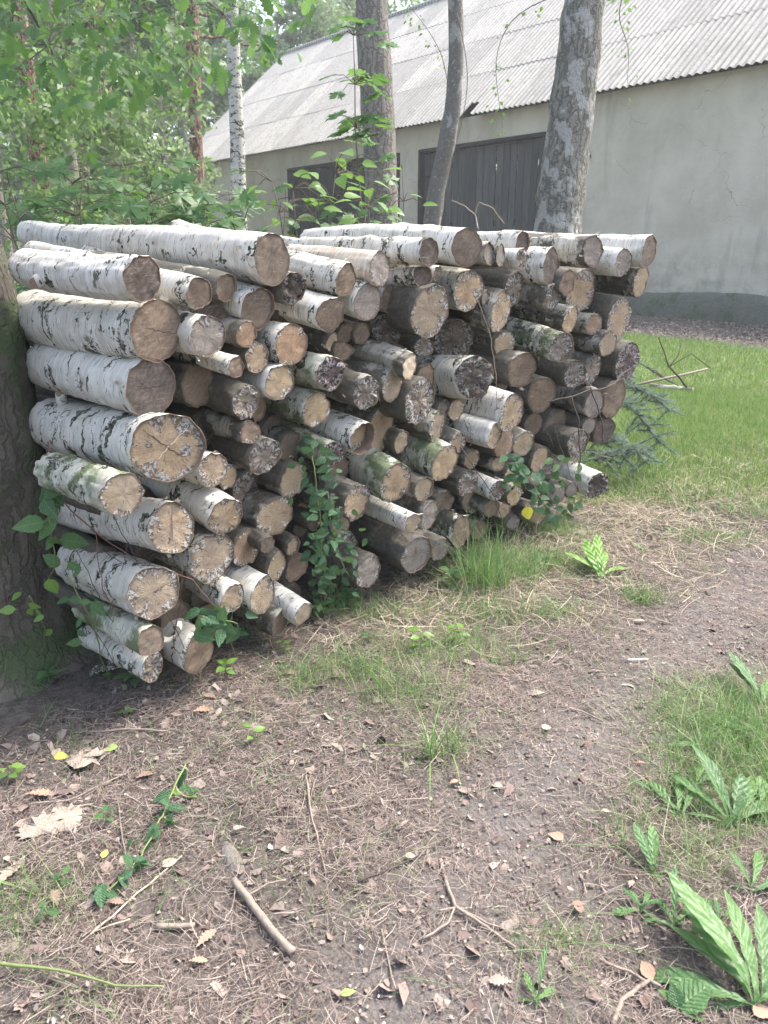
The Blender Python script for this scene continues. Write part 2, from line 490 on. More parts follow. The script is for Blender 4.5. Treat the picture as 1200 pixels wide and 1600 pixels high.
def grid_axis(a, b, fine, lo, hi):
    c = list(np.arange(lo, hi, fine)); s = fine; v = hi
    while v < b: c.append(v); s *= 1.25; v += s
    c.append(b); s = fine; v = lo
    while v > a: s *= 1.25; v -= s; c.append(max(v, a))
    return np.array(sorted(set(np.round(c, 4))))
gx = grid_axis(-90, 90, .07, -3, 10); gy = grid_axis(-20, 160, .07, .6, 15)
X, Y = np.meshgrid(gx, gy)
xf, yf = X.ravel(), Y.ravel()
Z = hz(xf, yf) + .008 * nrm2(xf * 4, yf * 4)
nx_, ny_ = len(gx), len(gy)
ii = (np.arange(ny_ - 1)[:, None] * nx_ + np.arange(nx_ - 1)[None]).ravel()
gme = mesh('ground', np.stack([xf, yf, Z], 1), np.stack([ii, ii + 1, ii + 1 + nx_, ii + nx_], 1), None)
for nm, val in (('green', np.clip(lawn(xf, yf) + .7 * patches(xf, yf) + .35 * forest_floor(xf, yf), 0, 1)), ('path', path(xf, yf))):
    at_ = gme.attributes.new(nm, 'FLOAT', 'POINT'); at_.data.foreach_set('value', val.astype(np.float32))

def ground_mat():
    m = NT('woodland soil')
    v = m.pos()
    ga = m.node('Attribute'); ga.attribute_name = 'green'; pa = m.node('Attribute'); pa.attribute_name = 'path'
    n = m.noise(v, 2.2, 6, .62); n2 = m.noise(v, 26, 6, .7); n3 = m.noise(v, 120, 5, .7)
    c = m.mix(m.step(n2, .35, .65), (.048, .040, .036), (.12, .10, .088))
    c = m.mix(m.step(n3, .5, .7, 0, .6), c, (.25, .21, .18))
    c = m.mix(m.step(n, .5, .66, 0, .45), c, (.055, .04, .036))
    pc = m.mix(m.step(m.noise(v, 50, 6, .7), .35, .7), (.10, .087, .08), (.18, .158, .145))
    c = m.mix(m.ma('MULTIPLY', pa.outputs['Fac'], .75), c, pc)
    g = m.mix(n2, (.09, .125, .04), (.20, .22, .09))
    c = m.mix(m.ma('MULTIPLY', ga.outputs['Fac'], .8), c, g)
    # pebbly crumbs
    vo = m.voro(v, 90)
    h = m.ma('ADD', m.ma('MULTIPLY', n2, 1.0), m.ma('ADD', m.ma('MULTIPLY', n3, .5), m.ma('MULTIPLY', vo, -.35)))
    return m.done(c, m.bump(h, .9, .014), .95)
gme.materials.append(ground_mat())
tag(obj('ground', gme), kind='structure')

# ---------------------------------------------------------------- barn
M_plaster = None
def plaster():
    m = NT('grey lime render'); v = m.objco()
    n = m.noise(v, .7, 6, .62); n2 = m.noise(v, 5, 6, .65)
    c = m.mix(m.step(n, .32, .68), (.42, .385, .32), (.55, .51, .435))
    c = m.mix(m.step(n2, .5, .75, 0, .35), c, (.50, .485, .44))
    st = m.noise(m.vm('MULTIPLY', v, (2.2, 2.2, .35)), 1, 4, .6)
    c = m.mix(m.step(st, .55, .75, 0, .5), c, (.27, .265, .235))
    s = m.node('SeparateXYZ'); m.put(s, 0, v)
    ck = m.step(m.voro(m.vm('ADD', m.vm('MULTIPLY', v, (.5, .5, .8)), m.vm('MULTIPLY', m.noise(v, 1.5, 4, color=True), (.5, .5, .5))), 1, 'DISTANCE_TO_EDGE'), .006, .0)
    c = m.mix(m.ma('MULTIPLY', m.ma('MULTIPLY', ck, m.step(m.noise(v, .9, 2), .45, .6)), .7), c, (.16, .15, .13))
    low = m.ma('MULTIPLY', m.step(s.outputs[2], 1.9, .6), m.step(m.noise(v, 1.6, 5, .65), .42, .62))
    c = m.mix(m.ma('MULTIPLY', low, .6), c, (.22, .225, .19))
    h = m.ma('ADD', m.noise(v, 30, 4, .6), m.ma('MULTIPLY', n2, 1.5))
    return m.done(c, m.bump(h, .35, .02), .95)
def plinthmat():
    m = NT('damp rough plinth'); v = m.objco()
    c = m.mix(m.noise(v, 6, 6, .7), (.075, .08, .065), (.24, .24, .20))
    c = m.mix(m.step(m.noise(v, 3, 5, .65), .5, .62, 0, .7), c, (.08, .10, .05))
    return m.done(c, m.bump(m.noise(v, 14, 6, .7), 1., .05), .95)
def roofmat():
    m = NT('weathered fibre cement'); v = seeded(m, 1.1)
    n = m.noise(v, 3, 6, .7)
    c = m.mix(m.rnd(), (.30, .29, .27), (.44, .42, .385))
    c = m.mix(m.step(n, .45, .7, 0, .6), c, (.27, .25, .23))
    c = m.mix(m.step(m.noise(v, 22, 5, .7), .52, .64, 0, .8), c, (.18, .165, .14))
    c = m.mix(m.step(m.noise(m.vm('MULTIPLY', v, (9, 1.2, 1)), 1, 5, .7), .5, .7, 0, .6), c, (.22, .205, .17))
    c = m.mix(m.step(m.noise(v, 9, 4, .7), .62, .7, 0, .5), c, (.68, .67, .62))
    s3 = m.node('SeparateXYZ'); m.put(s3, 0, m.objco())   # corrugation shading painted into the colour: valleys darkened unevenly
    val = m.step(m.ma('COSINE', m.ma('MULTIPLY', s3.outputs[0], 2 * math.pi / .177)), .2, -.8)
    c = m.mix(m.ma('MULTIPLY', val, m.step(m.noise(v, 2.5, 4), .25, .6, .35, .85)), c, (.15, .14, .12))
    return m.done(c, m.bump(m.noise(v, 40, 4, .7), .4, .01), .9)
def woodmat(name, a, b):
    m = NT(name); v = m.vm('ADD', m.objco(), m.vm('MULTIPLY', m.node('ObjectInfo').outputs['Location'], (5., 7., 3.)))
    g = m.noise(m.vm('MULTIPLY', v, (60, 60, 2.2)), 1, 5, .65)
    c = m.mix(m.step(g, .3, .7), a, b)
    c = m.mix(m.ma('MULTIPLY', m.rnd(), .75), c, tuple(k * .45 for k in a))
    c = m.mix(m.step(m.noise(m.vm('MULTIPLY', v, (5, 5, .8)), 1, 3), .55, .75, 0, .5), c, tuple(k * .5 for k in a))
    return m.done(c, m.bump(g, .5, .01), .85)

barn = empty('barn', BARN)
barn.rotation_euler = (0, 0, 0)
bx = -AX; ang = math.atan2(bx.y, bx.x)
barn.rotation_euler = (0, 0, ang)
tag(barn, 'long grey rendered barn with corrugated roof and tall dark plank gates behind the trees', 'barn')
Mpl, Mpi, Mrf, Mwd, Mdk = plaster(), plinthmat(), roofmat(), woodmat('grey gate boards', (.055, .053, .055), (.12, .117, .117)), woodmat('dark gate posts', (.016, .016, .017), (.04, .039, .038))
EAVE, X0, X1, DEPTH, GT = 4.95, -25.2, 14., 11.7, 4.3
gates = [(-9.2, -3.15), (-16.45, -10.07)]
g = Geo(); th = .35                               # front wall with its two openings
xs = [X0, -16.45, -10.07, -9.2, -3.15, X1]
for k in range(5):
    a, b = xs[k], xs[k + 1]
    if k in (1, 3): g.box(((a + b) / 2, th / 2, (GT + EAVE) / 2), (b - a, th, EAVE - GT))
    else: g.box(((a + b) / 2, th / 2, EAVE / 2 - .3), (b - a, th, EAVE + .6))
g.obj('wall', Mpl, barn, False)
g = Geo(); g.box(((X0 + X1) / 2, DEPTH - .17, EAVE / 2 - .3), (X1 - X0, .34, EAVE + .6)); g.obj('wall', Mpl, barn, False)
RH = 5.3; RUN = 6.2
for xx in (X0, X1 - .35):
    V = [(xx, th, -.6), (xx, DEPTH - .34, -.6), (xx, DEPTH - .34, EAVE - .05), (xx, DEPTH / 2, EAVE + RH - .45), (xx, th, EAVE - .05)]
    V += [(x + .35, y, z) for x, y, z in V]
    g = Geo(); g.add(V, [(0, 1, 2, 3, 4), (9, 8, 7, 6, 5)] + [(k, k + 5, (k + 1) % 5 + 5, (k + 1) % 5) for k in range(5)])
    g.obj('gable_wall', Mpl, barn, False)
for a, b in ((-3.15, X1), (-10.07, -9.2), (X0, -16.45)):           # plinth, rough and proud of the wall
    nxp = max(2, int((b - a) / .12)); V = []; F = []
    prof = [(-.10, -.4), (-.10, .06), (-.09, .3), (-.08, .5), (-.04, .57), (.02, .60)]
    for i in range(nxp + 1):
        x = a + (b - a) * i / nxp
        for y, z in prof:
            d = noise.fractal(Vector((x * 3, y * 5, z * 6)), 1, 2, 4) * .045
            V.append((x, y + d - .01, z + d * .7 + .03 * math.sin(x * 1.7)))
    q = len(prof)
    for i in range(nxp):
        for k in range(q - 1): F.append((i * q + k, (i + 1) * q + k, (i + 1) * q + k + 1, i * q + k + 1))
    obj('plinth', mesh('plinth', V, F, Mpi), barn)
# roof: overlapping corrugated sheets
SL = math.hypot(RUN, RH); PW = 6 * .177; ROWS = 4; SH = SL / ROWS
slope = math.atan2(RH, RUN)
def sheet(broken=False):
    V = []; F = []; nu = 49; nv = 5
    for j in range(nv):
        y = j / (nv - 1) * (SH + .12)
        for i in range(nu):
            x = i / 48 * (PW + .02)
            V.append((x, y, .026 * math.cos(2 * math.pi * x / .177) + .002))
    n = len(V); V += [(x, y, z - .008) for x, y, z in V]
    for j in range(nv - 1):
        for i in range(nu - 1):
            if broken and j == 0 and 12 < i < 30 and i < 30 : continue
            if broken and j == 1 and 18 < i < 24: continue
            a = j * nu + i; F += [(a, a + 1, a + 1 + nu, a + nu), (n + a, n + a + nu, n + a + 1 + nu, n + a + 1)]
    b = len(V); V += [V[i] for i in range(nu)] + [V[n + i] for i in range(nu)]
    for i in range(nu - 1):
        if not (broken and 12 < i < 30): F.append((b + i, b + nu + i, b + nu + i + 1, b + i + 1))
    return mesh('roof_sheet', V, F, Mrf)
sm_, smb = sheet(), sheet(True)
ncol = int((X1 + .4 - (X0 - .3)) / PW)
Ry = Matrix.Rotation(slope, 4, 'X')
for c_ in range(ncol):
    for r_ in range(ROWS):
        xx = X0 - .3 + c_ * PW
        brk = r_ == 0 and xx < -7.0 < xx + PW
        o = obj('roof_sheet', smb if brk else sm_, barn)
        j = random.uniform(-.012, .012)
        base = Vector((xx, -.35, EAVE - .02)) + Ry @ Vector((0, r_ * SH + j, .012 * (ROWS - r_) * 0 + .006 * r_))
        o.matrix_basis = Matrix.Translation(base) @ Ry @ Matrix.Rotation(random.uniform(-.004, .004) - .003, 4, 'X')
g = Geo()                                         # rear slope and ridge cap
V = []; F = []
nu = int((X1 - X0 + .6) / .0885)
for i in range(nu + 1):
    x = X0 - .3 + i * .0885; z = .026 * math.cos(2 * math.pi * (x - X0) / .177)
    V += [(x, RUN - .35, EAVE + RH + z), (x, DEPTH + .35, EAVE + .35 + z)]
for i in range(nu): F.append((2 * i, 2 * i + 2, 2 * i + 3, 2 * i + 1))
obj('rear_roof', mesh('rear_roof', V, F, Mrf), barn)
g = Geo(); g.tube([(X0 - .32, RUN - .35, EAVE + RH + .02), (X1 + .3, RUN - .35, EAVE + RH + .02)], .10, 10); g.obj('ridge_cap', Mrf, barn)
g = Geo()
V = [(X0 - .30, -.35, EAVE - .14), (X0 - .30, RUN - .35, EAVE + RH - .12), (X0 - .30, RUN - .35, EAVE + RH + .04), (X0 - .30, -.35, EAVE + .05)]
V += [(x + .03, y, z) for x, y, z in V]
g.add(V, [(0, 1, 2, 3), (7, 6, 5, 4), (0, 4, 5, 1), (1, 5, 6, 2), (2, 6, 7, 3), (3, 7, 4, 0)]); g.obj('barge_board', Mrf, barn, False)
for gi, (a, b) in enumerate(gates):
    mid = (a + b) / 2
    for (l0, l1) in ((a + .1, mid - .012), (mid + .012, b - .1)):
        leaf = Geo()
        for zz in (.5, 2.2, 3.8): leaf.box(((l0 + l1) / 2, .20, zz), (l1 - l0 - .04, .05, .16))
        lf = leaf.obj('gate_leaf', Mdk, barn, False)
        npk = 12; pw = (l1 - l0) / npk
        for k in range(npk):
            p = Geo(); wv = pw - random.uniform(.012, .035); top = GT - .1 - random.uniform(0, .04)
            p.box((0, 0, 0), (wv, .03, top - .08))
            po = p.obj('plank', Mwd if gi == 0 else Mdk, lf, False)
            po.location = (l0 + (k + .5) * pw, .155 + random.uniform(-.012, .012), (top + .08) / 2)
        s_ = Geo(); hxp = l0 + .05 if l0 < mid - .1 and l1 < mid + .1 else l1 - .05
        for zz in (.6, 3.55):
            s_.box((hxp + (.35 if hxp < mid else -.35), .128, zz), (.8, .012, .07))
        h0 = Geo(); h0.box((hxp + (.35 if hxp < mid else -.35), .128, .6), (.8, .012, .07)); h0.obj('hinge_strap', Mdk, lf, False)
        h0 = Geo(); h0.box((hxp + (.35 if hxp < mid else -.35), .128, 3.55), (.8, .012, .07)); h0.obj('hinge_strap', Mdk, lf, False)
    for (pa_, pb_) in ((a, a + .1), (b - .1, b)):
        p = Geo(); p.box(((pa_ + pb_) / 2, .12, GT / 2 - .002), (.098, .3, GT)); p.obj('gate_post', Mdk, barn, False)
    p = Geo(); p.box(((a + b) / 2, .12, GT - .04), (b - a - .21, .3, .09)); p.obj('lintel', Mdk, barn, False)
p = Geo(); p.tube([(-3.0, .0, 3.62), (-3.0, -.10, 3.62)], .05, 8); p.tube([(-3.0, -.06, 3.52), (-3.0, -.06, 3.74)], .035, 8); p.obj('gate_catch', Mdk, barn)

# ================================================================ TREES
def ground_base(p, q, z=-.1):                     # extend a trunk line down to the ground
    d = (p - q); t = (z - p.z) / d.z if abs(d.z) > 1e-3 else 0
    return p + d * t

M_pine = trunkmat('pine bark', (.17, .145, .125), (.33, .295, .26), scale=1., lich=.4, plate=.45)
M_pinered = trunkmat('upper pine bark', (.22, .13, .09), (.36, .24, .18), scale=.7)
M_birchtrunk = trunkmat('old birch bark', (.13, .12, .10), (.29, .275, .24), patch=(.42, .41, .38), pth=.50, plate=.5, lich=.5, scale=.9)
M_grayb = trunkmat('dark smooth bark', (.10, .092, .082), (.22, .205, .185), plate=False, patch=(.36, .35, .32), pth=.56, lich=.6)
M_thinbirch = birch_bark('young birch trunk bark', scar=.56, white=(.50, .48, .44), bump=.5)
M_oakbark = trunkmat('mossy oak bark', (.07, .062, .05), (.17, .15, .125), moss=.5, scale=.9, plate=.35)
L_far = leafmat('distant foliage', (.08, .145, .055), (.16, .25, .09), isl=True, trans=.5)
L_needle = leafmat('distant pine foliage', (.07, .12, .07), (.13, .19, .10), isl=True, trans=.3)
L_pale = leafmat('pale willow foliage', (.17, .23, .14), (.28, .34, .20), isl=True, trans=.5)
L_oak = leafmat('oak leaves', (.07, .16, .055), (.17, .31, .10), trans=.55, rough=.4, vein=.3)
L_maple = leafmat('maple leaves', (.07, .16, .055), (.15, .28, .09), trans=.5, rough=.4)
L_herb = leafmat('herb leaves', (.06, .13, .055), (.12, .23, .08), trans=.4, rough=.42, vein=.5)
L_dock = leafmat('dock leaves', (.07, .15, .055), (.14, .25, .08), trans=.4, rough=.42, vein=.4)
L_bright = leafmat('bright young leaves', (.14, .26, .05), (.22, .36, .09), trans=.5, rough=.4)
L_ivy = leafmat('climber leaves', (.035, .095, .05), (.08, .17, .075), trans=.3, rough=.4, vein=.5)

def crown(parent, centres, radii, n, size, m, seed):
    V, F = leaf_cloud(centres, radii, n, size, seed)
    V = V - np.array(parent.location)
    return obj('crown', mesh('crown', V, F, m), parent)

def trunk_tree(name, label, cat, pix, Y, widths, m, n=18, rough=.12, group=None, top=9.5, crown_n=0, lm=None, seed=0, sub=5):
    pts = [at(px, py, Y) for px, py in pix]       # from low to high
    base = ground_base(pts[0], pts[1] if abs(pts[1].x - pts[0].x) < .2 else pts[0] + Vector((0, 0, 1)))
    base = Vector((pts[0].x - (pts[1].x - pts[0].x) * .3, Y, -.1))
    d = (pts[-1] - pts[-2]).normalized()
    tp = pts[-1] + d * ((top - pts[-1].z) / max(d.z, .3))
    P = [base] + pts + [tp]
    W = [widths[0] * 1.35] + list(widths) + [widths[-1] * .5]
    # resample
    Q = []; Rr = []
    for i in range(len(P) - 1):
        k = max(2, int((P[i + 1] - P[i]).length / .12))
        for j in range(k):
            t = j / k; Q.append(P[i].lerp(P[i + 1], t)); Rr.append((W[i] * (1 - t) + W[i + 1] * t) * .5)
    Q.append(P[-1]); Rr.append(W[-1] * .5)
    for _ in range(6):                            # smooth the path
        Q = [Q[0]] + [(Q[i - 1] + Q[i] * 2 + Q[i + 1]) / 4 for i in range(1, len(Q) - 1)] + [Q[-1]]
    root = empty(name, (base.x, base.y, 0)); tag(root, label, cat, group)
    g = Geo(); g.tube([q - root.location for q in Q], Rr, n, rough, seed)
    g.obj('trunk', m, root)
    if crown_n:
        c = [Q[-1] + Vector((random.gauss(0, 1.1), random.gauss(0, 1.1), random.uniform(-1.8, 1.4))) for _ in range(26)]
        crown(root, c, [random.uniform(.4, .8) for _ in c], crown_n, .09, lm, seed + 3)
        for k in range(5):
            s = Q[-1 - 4 * k] if len(Q) > 30 else Q[-1]
            b = Geo(); b.tube([p - root.location for p in wander(s, c[k], 6, .1, seed + k)], [.03 - .004 * i for i in range(7)], 6); b.obj('branch', m, root)
    return root

trunk_tree('pine_tree', 'straight grey pine trunk close behind the middle of the log stack', 'tree', [(598, 355), (592, 200), (583, 80), (580, 0)], 7.0, [.275, .27, .265, .25], M_pine, 24, .10, top=11, crown_n=2500, lm=L_needle, seed=3)
trunk_tree('birch_tree', 'big leaning birch with patchy grey bark in front of the barn gate', 'tree', [(869, 362), (878, 280), (891, 190), (903, 90), (914, 0)], 6.9, [.40, .375, .35, .335, .32], M_birchtrunk, 28, .13, top=11, crown_n=2500, lm=L_far, seed=8)
slim = trunk_tree('young_tree', 'slim crooked dark trunk between the pine and the big birch', 'tree', [(672, 355), (680, 290), (701, 225), (711, 150), (714, 70), (711, 0)], 7.6, [.165, .16, .15, .14, .13, .12], M_grayb, 16, .16, top=9, crown_n=1500, lm=L_far, seed=5)
trunk_tree('birch_tree', 'slender pale birch standing left of the barn gable end', 'tree', [(374, 362), (372, 250), (366, 110), (362, 0)], 9.2, [.17, .16, .145, .13], M_thinbirch, 16, .08, top=12, crown_n=2000, lm=L_far, seed=9)

# forest trunks at the left, each its own tree with a crown
FOREST = [
 (62, 13.5, .26, 'leaning reddish pine trunk at the far left of the woodland', M_pinered, -34), (108, 21, .30, 'grey-brown pine trunk left of the paired trunks', M_pine, 2),
 (132, 24, .27, 'thin pine trunk just right of the grey-brown one', M_pinered, 4), (190, 17, .36, 'stout reddish pine trunk in the middle of the woodland', M_pinered, -6),
 (222, 26, .30, 'pale pine trunk behind the stout reddish one', M_pine, 3), (314, 18, .30, 'upright pine trunk left of the slender birch', M_pinered, 2),
 (30, 27, .34, 'distant grey pine trunk at the left edge of the woodland', M_pine, 4), (155, 31, .30, 'far thin trunk between the stout pine and the paired trunks', M_pine, 0),
 (262, 29, .30, 'far grey trunk right of the pale pine', M_pine, 0), (300, 46, .35, 'far trunk seen just left of the barn verge', M_pine, 0), (5, 19, .28, 'grey trunk cut off by the left edge', M_pine, 0),
 (440, 50, .4, 'distant trunk behind the barn ridge', M_pine, 0), (345, 52, .4, 'distant trunk behind the slender birch', M_pine, 0), (-60, 15, .3, 'pine trunk beyond the mossy oak', M_pinered, 5)]
for i, (px, Yd, wd, lab, m, lean) in enumerate(FOREST):
    p = at(px, 300, Yd)
    root = empty('pine_tree', (p.x, p.y, 0)); tag(root, lab, 'tree', 'pine trees of the woodland')
    g = Geo(); H_ = random.uniform(12, 15); tpx = (lean / 1210 * Yd) * .8
    P = [Vector((tpx * t + .15 * math.sin(t * 4 + i), 0, -.1 + H_ * t)) for t in np.linspace(0, 1, 30)]
    g.tube(P, [wd / 2 * (1.15 - .7 * t) for t in np.linspace(0, 1, 30)], 12, .10, i); g.obj('trunk', m, root)
    for k in range(9):
        z = random.uniform(4.5, H_ - 1); a = random.uniform(0, 6.28); L_ = random.uniform(.8, 2.2)
        s = Vector((tpx * z / H_, 0, z)); b = Geo()
        b.tube(wander(s, s + Vector((math.cos(a) * L_, math.sin(a) * L_, random.uniform(-.3, .5))), 5, .12, i * 9 + k), [.035 - .005 * j for j in range(6)], 5); b.obj('branch', m, root)
    c = [(p.x + tpx * z / H_ + random.gauss(0, 1.2), p.y + random.gauss(0, 1.2), z) for z in [random.uniform(5.5 + Yd * .06, H_ + .6) for _ in range(34)]]
    crown(root, c, [random.uniform(.35, .8) for _ in c], 5200, .055 + Yd * .0022, L_needle if i % 3 else L_far, 40 + i)

# broadleaf trees and tall shrubs further back
BACK = [(40, 11, 2.2, 1.5, L_far, 'light green shrub mass behind the mossy oak'), (150, 14, 2.8, 1.8, L_far, 'leafy understorey tree behind the maple saplings'),
        (205, 13.5, 2.8, 1.2, L_pale, 'pale feathery shrub with bare grey twigs left of the slender birch'), (180, 26, 4.6, 2.0, L_far, 'broadleaf tree just left of the barn gable'),
        (90, 24, 5.0, 3.0, L_far, 'tall broadleaf tree deep in the woodland'), (230, 30, 6.0, 3.4, L_pale, 'hazy tall tree deep in the woodland centre'),
        (400, 52, 10, 5.0, L_far, 'hazy broadleaf tree rising behind the barn gable'), (520, 50, 11.0, 5.5, L_pale, 'pale tree crown above the barn ridge'),
        (20, 36, 7.5, 4.0, L_pale, 'pale far tree at the left edge'), (620, 58, 13.5, 5.5, L_far, 'far tree crown above the ridge beside the pine'),
        (300, 52, 10, 5.5, L_pale, 'very hazy far tree over the woodland'), (150, 50, 10, 5.5, L_far, 'very hazy far tree left of centre in the woodland')]
for i, (px, Yd, zc, rad, m, lab) in enumerate(BACK):
    p = at(px, 380, Yd); root = empty('broadleaf_tree', (p.x, p.y, 0)); tag(root, lab, 'tree', 'broadleaf trees behind the woodland edge')
    g = Geo(); g.tube(wander((0, 0, -.1), (0, 0, zc), 8, .04, i), [.05 * rad * (1.2 - .1 * j) for j in range(9)], 8, .1, i); g.obj('trunk', M_grayb, root)
    c = []; rr = []
    for k in range(40):
        a = random.uniform(0, 6.28); q = random.random() ** .5 * rad; z = zc + random.uniform(-.95, 1) * rad * .95 * (1.15 if zc < 7 else 1.35)
        c.append((p.x + q * math.cos(a), p.y + q * math.sin(a), max(.2, z))); rr.append(rad * random.uniform(.16, .34))
    crown(root, c, rr, 2600 if Yd < 21 else 11000, .035 + .0026 * Yd, m, 70 + i)
# far wood closing the view
g_ = np.random.default_rng(4)
c = np.stack([g_.uniform(-75, 60, 700), g_.uniform(62, 80, 700), g_.uniform(0, 22, 700)], 1)
V, F = leaf_cloud(c, g_.uniform(1.2, 2.8, 700), 60000, .34, 5)
tag(obj('distant_wood', mesh('distant_wood', V, F, L_far)), 'hazy mass of far woodland closing the view behind the barn', 'woodland', kind='stuff')

# ---------------------------------------------------------------- mossy oak at the left edge with its overhanging boughs
oak = empty('oak_tree', (-1.57, 2.72, 0)); tag(oak, 'dark mossy oak trunk at the left edge with leafy boughs overhead', 'tree')
V = []; F = []; nth = 56; nz = 90
for j in range(nz):
    z = -.1 + 5.4 * (j / (nz - 1)) ** 1.15
    cx = -.10 * max(0, z - 1.2) ; base_r = .325 - .018 * z + .10 * math.exp(-z / .12) * 1.1
    for k in range(nth):
        th_ = 2 * math.pi * k / nth
        d = Vector((math.cos(th_), math.sin(th_), 0))
        q = Vector((d.x * 1.1, d.y * 1.1, z * .55))
        rr_ = base_r * (1 + .06 * math.sin(th_ * 5 + 1) * math.exp(-z / .5)) + .022 * noise.fractal(q * 7, 1, 2, 4) + .012 * abs(noise.noise(Vector((th_ * 7, z * 2.2, 3))))
        V.append((cx + d.x * rr_, d.y * rr_, z))
for j in range(nz - 1):
    for k in range(nth): F.append((j * nth + k, j * nth + (k + 1) % nth, (j + 1) * nth + (k + 1) % nth, (j + 1) * nth + k))
F.append(tuple((nz - 1) * nth + k for k in range(nth)))
obj('trunk', mesh('trunk', V, F, M_oakbark), oak)
boughs = [((-1.85, 2.75, 3.5), (-.9, 5.0, 2.75)), ((-1.9, 2.8, 4.2), (-.4, 4.6, 3.2)), ((-1.95, 2.8, 4.0), (-1.9, 5.0, 2.6)), ((-1.9, 2.7, 4.6), (-.6, 4.0, 3.3)), ((-1.9, 2.8, 3.8), (-2.3, 4.6, 2.9)),
          ((-1.9, 2.8, 4.3), (-1.3, 4.4, 2.7)), ((-1.9, 2.8, 4.6), (-.25, 5.2, 3.1))]
tips = []
for i, (a, b) in enumerate(boughs):
    W_ = wander(a, b, 12, .10, i + 2)
    g = Geo(); g.tube([p - oak.location for p in W_], [.035 * (1 - .07 * j) for j in range(13)], 8); g.obj('bough', M_grayb, oak)
    for j in range(4, 13): tips.append(W_[j])
ylow = lambda x: np.interp(x, [0, 100, 200, 270, 350, 400, 450, 490], [150, 180, 195, 165, 120, 140, 120, 30])
oak_me = mesh('leaf', *oak_leaf(), L_oak)
cand = []
while len(cand) < 1500:
    px = random.uniform(-120, 495); py = random.uniform(-160, 255)
    if py > ylow(max(px, 0)) - 10: continue
    cl = noise.noise(Vector((px / 60, py / 45, 2))) + noise.noise(Vector((px / 25, py / 25, 5))) * .5
    if cl < -.12 + (.25 if px > 330 else 0) - (.3 if py < 40 else 0): continue
    cand.append(at(px, py, random.uniform(3.9, 6.0)))
tw = Geo(); mats_ = []
for i, p in enumerate(cand):
    n_ = min(tips, key=lambda q: (q - p).length_squared)
    d = (p - n_); d.normalize(); d *= .5; d.z -= .15; d += Vector((random.gauss(0, .7), random.gauss(0, .7), random.gauss(0, .3)))
    nh = Vector((random.gauss(0, .6), random.gauss(-.5, .6), 1))
    sz = random.uniform(.065, .115)
    if i < 290: place('leaf', oak_me, oak, p, d, nh, sz)
    else: mats_.append(Matrix.Translation(p - oak.location) @ orient(d, nh) @ Matrix.Diagonal((sz, sz, sz, 1)))
    if i % 16 == 0:
        tw.tube([q - oak.location for q in wander(n_, p, 4, .12, i)], [.0035, .003, .0025, .002, .0015], 4, cap=False)
tw.obj('twigs', M_grayb, oak)['kind'] = 'stuff'
fo = scatter_mesh('foliage', oak_leaf(), mats_, leafmat('oak leaves joined', (.07, .16, .055), (.17, .31, .10), trans=.55, rough=.4, isl=True), oak); fo['kind'] = 'stuff'

# ---------------------------------------------------------------- saplings behind the stack
leafme = {'maple': mesh('leaf', *maple_leaf(), L_maple), 'ovate': mesh('leaf', *ovate_leaf(), L_herb), 'bright': mesh('leaf', *ovate_leaf(), L_bright),
          'ivy': mesh('leaf', *ovate_leaf(), L_ivy), 'dock': mesh('leaf', *dock_leaf(), L_dock), 'dockb': mesh('leaf', *dock_leaf(), leafmat('bright plantain leaves', (.16, .30, .06), (.24, .40, .10), trans=.45, rough=.38, vein=.5)), 'dockl': mesh('leaf', *dock_leaf(3), L_dock), 'dockm': mesh('leaf', *dock_leaf(5), L_dock), 'dockn': mesh('leaf', *dock_leaf(8), L_dock), 'small': mesh('leaf', *small_ovate(), L_herb), 'smallb': mesh('leaf', *small_ovate(), L_bright),
          'oakb': mesh('leaf', *oak_leaf(), L_bright)}
M_stem = islandmat('green stems', [(0, (.12, .18, .06)), (1, (.18, .20, .08))], .6)
M_twig = islandmat('brown twigs', [(0, (.09, .07, .055)), (1, (.20, .16, .13))], .8)

def sapling(label, px, Y, top_py, spread, n, leaf, size, group='saplings behind the log stack', low=.62, nstem=3, name='sapling', seed=0, flat=1.):
    random.seed(seed + 500)
    b = at(px, top_py, Y); H_ = b.z
    root = empty(name, (b.x, Y, 0)); tag(root, label, name.replace('_', ' '), group)
    lines = []
    for k in range(nstem):
        a = 2 * math.pi * k / nstem + random.random(); t = Vector((b.x + math.cos(a) * spread * .6, Y + math.sin(a) * spread * .5, H_ * random.uniform(.8, 1)))
        if nstem == 1: t = Vector((b.x, Y, H_))
        W_ = wander((b.x, Y, -.05), t, 10, .05, seed + k); lines.append(W_)
        g = Geo(); g.tube([p - root.location for p in W_], [.014 * (1 - .08 * j) for j in range(11)], 6); g.obj('stem', M_twig, root)
    tw = Geo()
    for i in range(n):
        W_ = random.choice(lines); z = random.uniform(low, 1) ; s = W_[min(10, int(z * 10.99))]
        a = random.uniform(0, 6.28); q = spread * random.random() ** .6 * (1.25 - z * .6)
        p = Vector((s.x + math.cos(a) * q, s.y + math.sin(a) * q, s.z + random.uniform(-.08, .12)))
        tw.tube([s - root.location, (s + p) / 2 + Vector((0, 0, .03)) - root.location, p - root.location], [.004, .003, .002], 4, cap=False)
        d = Vector((math.cos(a), math.sin(a), random.uniform(-.5, .2)))
        place('leaf', leafme[leaf], root, p, d, (random.gauss(0, .3), random.gauss(-.45, .35), 1), size * random.uniform(.7, 1.25))
    to = tw.obj('twigs', M_twig, root); to['kind'] = 'stuff'
    return root
sapling('broad maple sapling rising behind the knotted top left log', 150, 5.6, 262, .6, 85, 'maple', .16, seed=1)
sapling('maple sapling behind the long white top log, left part', 235, 6.2, 235, .65, 85, 'maple', .17, seed=2)
sapling('tall maple sapling under the pale feathery shrub', 285, 6.8, 255, .6, 90, 'maple', .17, seed=3)
